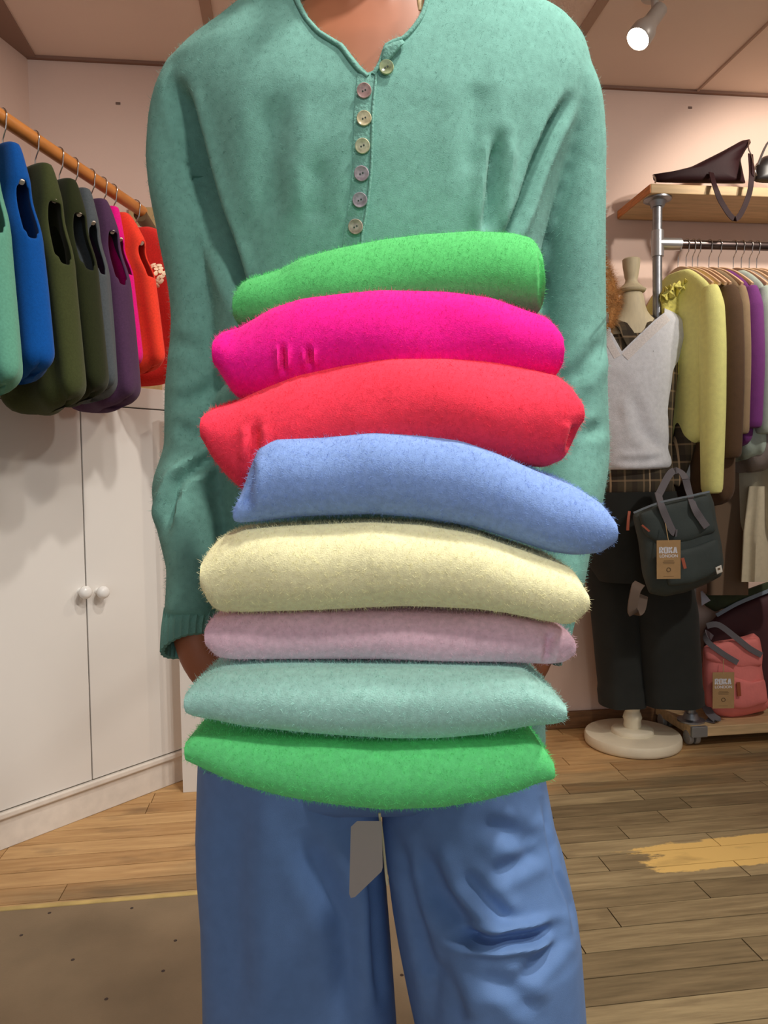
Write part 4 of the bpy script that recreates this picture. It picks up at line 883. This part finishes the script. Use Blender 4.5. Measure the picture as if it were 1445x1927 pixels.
# legs
for s, xs in ((-1, (560, 590)), (1, (860, 900))):
    pts = [W(*((605, 1370, .93) if s < 0 else (820, 1370, .93))), W(*((548, 1560, .92) if s < 0 else (885, 1560, .90))), W(*((560, 1800, .90) if s < 0 else (915, 1800, .885)))]; kn_ = pts[2].copy()
    an = Vector((kn_.x+.01*s, kn_.y+.03, .09))
    tube(bm, pts+[Vector((kn_.x, kn_.y, kn_.z-.06)), an], [.08, .068, .055, .05, .036], 20, 4)
    tube(bm, [an+F0*.03-up*.04, an-F0*.03-up*.045, an-F0*.11-up*.055, an-F0*.16-up*.062], [.036, .038, .034, .022], 16, 3)
bme = remeshed(bm, .0055, 'body_skin', 4); link('body', bme, m_skin, person)
# eyes and hair of the head above the frame
for s in (-1, 1):
    bm = bmesh.new(); c = hc+R0*s*.031-F0*.083+up*.012; bmesh.ops.create_uvsphere(bm, u_segments=14, v_segments=10, radius=.012, matrix=Matrix.Translation(c)); fin('eye', bm, mat('eye_white', srgb(235, 232, 228), .3), person)
m_hair = mat('ash_blonde_hair', srgb(176, 148, 108), .6, noise_amt=.3, nscale=20, stretch=(20, 20, 2))
bm = bmesh.new(); hr = []
for h, a, b, off in ((-.13, .085, .05, .06), (-.06, .09, .075, .04), (0, .09, .092, .025), (.05, .088, .1, .016), (.09, .077, .092, .012), (.12, .05, .062, .012), (.13, .02, .025, .012)):
    hr.append(sell(hc+up*h+F0*off, a, b, R0, F0, 28, 2.2))
loft(bm, hr)
for s in (-1, 1):
    tube(bm, [hc+R0*s*.07+up*.06-F0*.03, hc+R0*s*.082-F0*.02, hc+R0*s*.078-up*.08-F0*.01, W(697+s*95, -60, .845), W(697+s*(93 if s > 0 else 120), 22 if s > 0 else -40, .822)], [.02, .022, .016, .007, .0025], 12, 4)
fin('hair', bm, m_hair, person)
# trousers
m_blue = mat('blue_cotton', srgb(100, 135, 188), .75, noise_amt=.05, nscale=60, bump=.12, bscale=900, sheen=.08)
bm = bmesh.new()
def leg(bm, xs, Zc, hd, seed, extra=()):
    rings = []
    n = 110
    for i in range(150):
        py = 1400 + i*5.2; l = ip([(a, b) for a, b, c in xs], py); r_ = ip([(a, c) for a, b, c in xs], py); zc = ip(Zc, py)
        c = W((l+r_)/2, py, zc); hw = (r_-l)/2/FPX*zc; ring = []
        if c.z < .075: break
        for j in range(n):
            a = 2*math.pi*j/n; ca, sa = math.cos(a), math.sin(a)
            fo = .0045*math.sin(3*a+seed+py*.0012)+.003*math.sin(6*a+seed*2+py*.002)
            ring.append(c+R0*(hw*math.copysign(abs(ca)**.82, ca))+F0*((hd+fo*1.5)*math.copysign(abs(sa)**.9, sa)))
        rings.append(ring)
    loft(bm, rings, caps=True)
leg(bm, [(1400, 380, 735), (1460, 378, 728), (1545, 376, 716), (1610, 378, 722), (1700, 385, 729), (1800, 388, 737), (1927, 390, 746), (2300, 394, 765)], [(1400, .915), (1700, .905), (1927, .895), (2300, .9)], .108, 1.0)
leg(bm, [(1400, 700, 1015), (1460, 716, 1022), (1545, 719, 1038), (1600, 725, 1055), (1700, 738, 1078), (1760, 748, 1086), (1850, 766, 1092), (1927, 783, 1097), (2300, 850, 1120)], [(1400, .915), (1600, .895), (1750, .87), (1927, .875), (2300, .9)], .112, 4.0)
loft(bm, [xring(py, xl, xr, hd, z) for py, xl, xr, hd, z in ((1330, 400, 1005, .1, .92), (1400, 384, 1012, .112, .918), (1460, 382, 1018, .116, .915), (1490, 400, 1000, .08, .915))])
bmesh.ops.recalc_face_normals(bm, faces=bm.faces)
tm = bpy.data.meshes.new('trousers'); bm.to_mesh(tm); bm.free()
to = bpy.data.objects.new('tmp', tm); COL.objects.link(to); md = to.modifiers.new('s', 'SUBSURF'); md.levels = 1; tm2 = evalmesh(to, 'trousers'); bpy.data.objects.remove(to)
TC = [([(790, 1600), (825, 1680), (875, 1745), (915, 1790)], 20, .013, .5),
      ([(860, 1762), (930, 1772), (1000, 1762), (1045, 1745)], 11, .012, .8),
      ([(870, 1640), (910, 1690), (960, 1740)], 15, .007, .6),
      ([(905, 1550), (960, 1565), (1005, 1590)], 18, .006, .5),
      ([(920, 1650), (970, 1625), (1015, 1600)], 16, .005, .5),
      ([(900, 1830), (960, 1860), (1010, 1910)], 18, .005, .5), ([(820, 1800), (850, 1870), (870, 1930)], 16, .008, .5),
      ([(975, 1850), (1030, 1790), (1060, 1750)], 15, .005, .5),
      ([(1020, 1505), (1030, 1570), (1045, 1640), (1072, 1700), (1083, 1760)], 5, .004, .5),
      ([(560, 1560), (600, 1640), (650, 1740), (660, 1850), (665, 1927)], 26, .010, .4),
      ([(450, 1500), (440, 1650), (450, 1927)], 28, .006, .5), ([(700, 1600), (706, 1750), (716, 1900)], 10, .008, .2),
      ([(745, 1570), (780, 1690), (805, 1800), (830, 1927)], 13, .008, .4)]
creases(tm2, TC, namp=.002, nscale=9, fm=3); tm2 = relax(tm2, 3)
link('trousers', tm2, m_blue, person)
# shoes below the frame
for s in (-1, 1):
    kn_ = W(560, 1800, .90) if s < 0 else W(915, 1800, .885); an = Vector((kn_.x+.01*s, kn_.y+.03, 0)); bm = bmesh.new(); rings = []
    for t, w_, h in ((.05, .02, .05), (.04, .034, .075), (0, .038, .09), (-.06, .042, .075), (-.12, .047, .055), (-.17, .042, .045), (-.20, .02, .03)):
        rings.append([an+F0*t+R0*(w_*math.cos(a))+up*(max(0, h/2+h/2*math.sin(a))) for a in [2*math.pi*j/20 for j in range(20)]])
    loft(bm, rings); fin('shoe', bm, mat('white_trainer', srgb(220, 216, 208), .6), person, sub=1)
# ================================================================ the stack of folded knits
def folded(i, rgb, label, T, B, Zf, D, slope, tail, sag=.02, bump=.004, cres=(), fz=20000, roll=.0):
    """one folded jumper: a fat rounded fold in front, layers running back towards the holder"""
    x0, x1 = T[0][0], T[-1][0]; ns = 84; m = 52; rings = []
    for k in range(ns+1):
        u = .5-.5*math.cos(math.pi*k/ns) if True else k/ns
        x = lerp(x0, x1, u); yt = ips(T, x, 7); yb = ips(B, x, 7)
        e_ = abs(2*u-1); zf = Zf + sag*e_**3
        endk = min(1, min(x-x0, x1-x)/14.0); endk = .72+.28*math.sqrt(max(0, 1-(1-endk)**2))
        yc = (yt+yb)/2; hh = max(2, (yb-yt)/2*endk); h = hh/FPX*zf
        c = W(x, yc, zf); ring = []; rn = min(h, .05)*.95
        tk = min(tail, h)
        for j in range(m):
            a = 2*math.pi*j/m; ca, sa = math.cos(a), math.sin(a)
            if ca < 0:                                   # front bulge
                dep = rn*(1+ca*1.0); zz = h*sa*(1-.0*ca)
                dep = rn + rn*ca
            else:
                s = ca**.8; dep = rn + (D-rn)*s; edge = max(0, (s-.9)/.1)
                zz = math.copysign(abs(sa)**.45, sa)*lerp(h, tk, min(1, s*2.2))*(1-.6*edge*edge)
                ends = min(1, min(u, 1-u)*18)
            px_ = c + F0*dep + up*(zz + slope*dep)
            tp = 1-.06*min(1, dep/D)
            ring.append(px_)
        rings.append(ring)
    bm = bmesh.new(); loft(bm, rings)
    bmesh.ops.recalc_face_normals(bm, faces=bm.faces)
    me = bpy.data.meshes.new('folded'); bm.to_mesh(me); bm.free()
    to = bpy.data.objects.new('tmp', me); COL.objects.link(to); md = to.modifiers.new('s', 'SUBSURF'); md.levels = 1; me = evalmesh(to, 'folded_jumper'); bpy.data.objects.remove(to)
    creases(me, list(cres), front_only=True, namp=bump, nscale=16)
    mt = wool('wool_stack_%d' % i, rgb)
    c = W((x0+x1)/2, ip(B, (x0+x1)/2), Zf+.08); e = empty('folded_jumper', c, label, 'jumper', 'stack of folded jumpers in the arms')
    link('fold', me, mt, e); 
    if FUZZ: fuzz(me, fz, .0030, 'wool_fuzz', mt, e, seed=i)
    return me
FUZZ = True
ST = [
 ((90, 194, 110), 'emerald green folded jumper on top of the stack', [(437, 556), (442, 540), (460, 528), (520, 510), (560, 487), (640, 466), (720, 450), (800, 440), (900, 433), (980, 437), (1018, 448), (1026, 462)], [(437, 600), (445, 622), (520, 632), (700, 618), (900, 608), (1015, 604), (1026, 596)], .650, .115, .30, .026, .012),
 ((248, 24, 150), 'hot pink folded jumper, second from the top', [(398, 638), (408, 628), (440, 620), (500, 583), (560, 562), (640, 552), (720, 545), (850, 549), (940, 562), (1000, 585), (1042, 600), (1060, 622)], [(398, 688), (412, 715), (432, 755), (480, 772), (700, 745), (1000, 735), (1050, 722), (1060, 700)], .618, .13, .25, .028, .014),
 ((255, 64, 90), 'coral red folded jumper, third from the top', [(375, 784), (388, 776), (420, 768), (480, 740), (560, 705), (640, 685), (740, 673), (840, 671), (940, 682), (1020, 700), (1068, 712), (1090, 735), (1098, 760)], [(375, 826), (390, 866), (415, 905), (445, 940), (500, 945), (700, 912), (900, 890), (1000, 892), (1040, 893), (1075, 874), (1098, 795)], .592, .145, .20, .03, .014),
 ((142, 174, 234), 'cornflower blue folded jumper in the middle of the stack', [(440, 960), (452, 928), (470, 868), (485, 838), (515, 823), (600, 821), (700, 815), (800, 822), (870, 833), (950, 862), (1030, 897), (1100, 925), (1145, 955), (1162, 982)], [(440, 985), (480, 993), (560, 984), (700, 980), (800, 988), (900, 1005), (1000, 1038), (1050, 1053), (1095, 1058), (1140, 1050), (1162, 1026)], .572, .155, .13, .03, .012),
 ((255, 250, 200), 'cream folded jumper below the blue one', [(375, 1062), (382, 1042), (410, 1014), (450, 1004), (560, 996), (700, 990), (800, 995), (900, 1012), (1000, 1045), (1060, 1066), (1092, 1080), (1108, 1118)], [(375, 1105), (380, 1140), (400, 1165), (450, 1168), (600, 1164), (760, 1156), (900, 1160), (960, 1166), (1030, 1180), (1080, 1188), (1100, 1170), (1108, 1150)], .562, .165, .05, .03, .012),
 ((246, 206, 222), 'pale pink folded jumper under the cream one', [(385, 1180), (392, 1166), (450, 1160), (700, 1156), (950, 1162), (1050, 1182), (1078, 1192), (1084, 1208)], [(385, 1222), (400, 1244), (430, 1250), (700, 1250), (900, 1255), (1040, 1258), (1070, 1252), (1084, 1236)], .590, .145, .0, .022, .006),
 ((182, 236, 224), 'mint green folded jumper, second from the bottom', [(348, 1304), (362, 1290), (400, 1274), (550, 1268), (700, 1268), (1000, 1276), (1030, 1296), (1056, 1316), (1068, 1330)], [(348, 1350), (365, 1358), (450, 1380), (560, 1395), (650, 1403), (740, 1409), (830, 1408), (920, 1398), (1000, 1380), (1050, 1370), (1068, 1360)], .560, .17, -.02, .024, .010),
 ((118, 244, 150), 'bright spring green folded jumper at the bottom of the stack', [(346, 1398), (362, 1388), (400, 1394), (700, 1412), (950, 1404), (1012, 1402), (1034, 1420), (1045, 1440)], [(346, 1438), (380, 1458), (450, 1493), (530, 1518), (620, 1534), (720, 1546), (830, 1542), (920, 1525), (980, 1505), (1020, 1485), (1038, 1476), (1045, 1472)], .566, .165, -.03, .022, .010),
]
CRS = {1: [([(531, 650), (533, 700)], 5, .006, .5), ([(580, 655), (583, 690)], 5, .006, .5)], 2: [([(480, 800), (478, 870)], 10, .006, .4), ([(1085, 800), (1070, 850)], 10, .006, .5)], 3: [([(470, 860), (462, 960)], 12, .006, .3)], 0: [([(1018, 470), (1020, 580)], 5, .003, .3)], 5: [([(1036, 1190), (1030, 1250)], 8, .006, .3)]}
for i, (rgb, lab, T, B_, zf, D, sl_, tl, sg) in enumerate(ST):
    folded(i, rgb, lab, T, B_, zf, D, sl_, tl, sg, cres=CRS.get(i, ()))
if FUZZ:
    f = fuzz(jo.data, 55000, .0038, 'wool_fuzz', m_sw, None, 5); jpart(f)
# swing tag and cord hanging under the lowest jumper
tg_ = empty('swing_tag', W(690, 1600, .70), 'plain pale grey swing tag hanging below the lowest green jumper', 'tag')
m_tag = mat('grey_card', srgb(176, 172, 170), .8)
pts = [(660, 1556), (672, 1545), (718, 1545), (720, 1632), (718, 1640), (668, 1688), (660, 1690), (657, 1682)]
bm = bmesh.new(); a_ = [bm.verts.new(W(x, y, .70-(x-690)*.0004)) for x, y in pts]; b_ = [bm.verts.new(W(x, y, .7012-(x-690)*.0004)) for x, y in pts]
bm.faces.new(a_); bm.faces.new(b_[::-1])
for i in range(len(pts)): bm.faces.new((a_[(i+1) % len(pts)], a_[i], b_[i], b_[(i+1) % len(pts)]))
fin('card', bm, m_tag, tg_, False)
bm = bmesh.new(); tube(bm, [W(714, 1530, .70), W(720, 1580, .70), W(726, 1640, .70), W(729, 1665, .70)], .0013, 8, 4); tag(fin('cord', bm, mat('ivory_cord', srgb(222, 212, 176), .7), tg_), 'thin ivory cord')
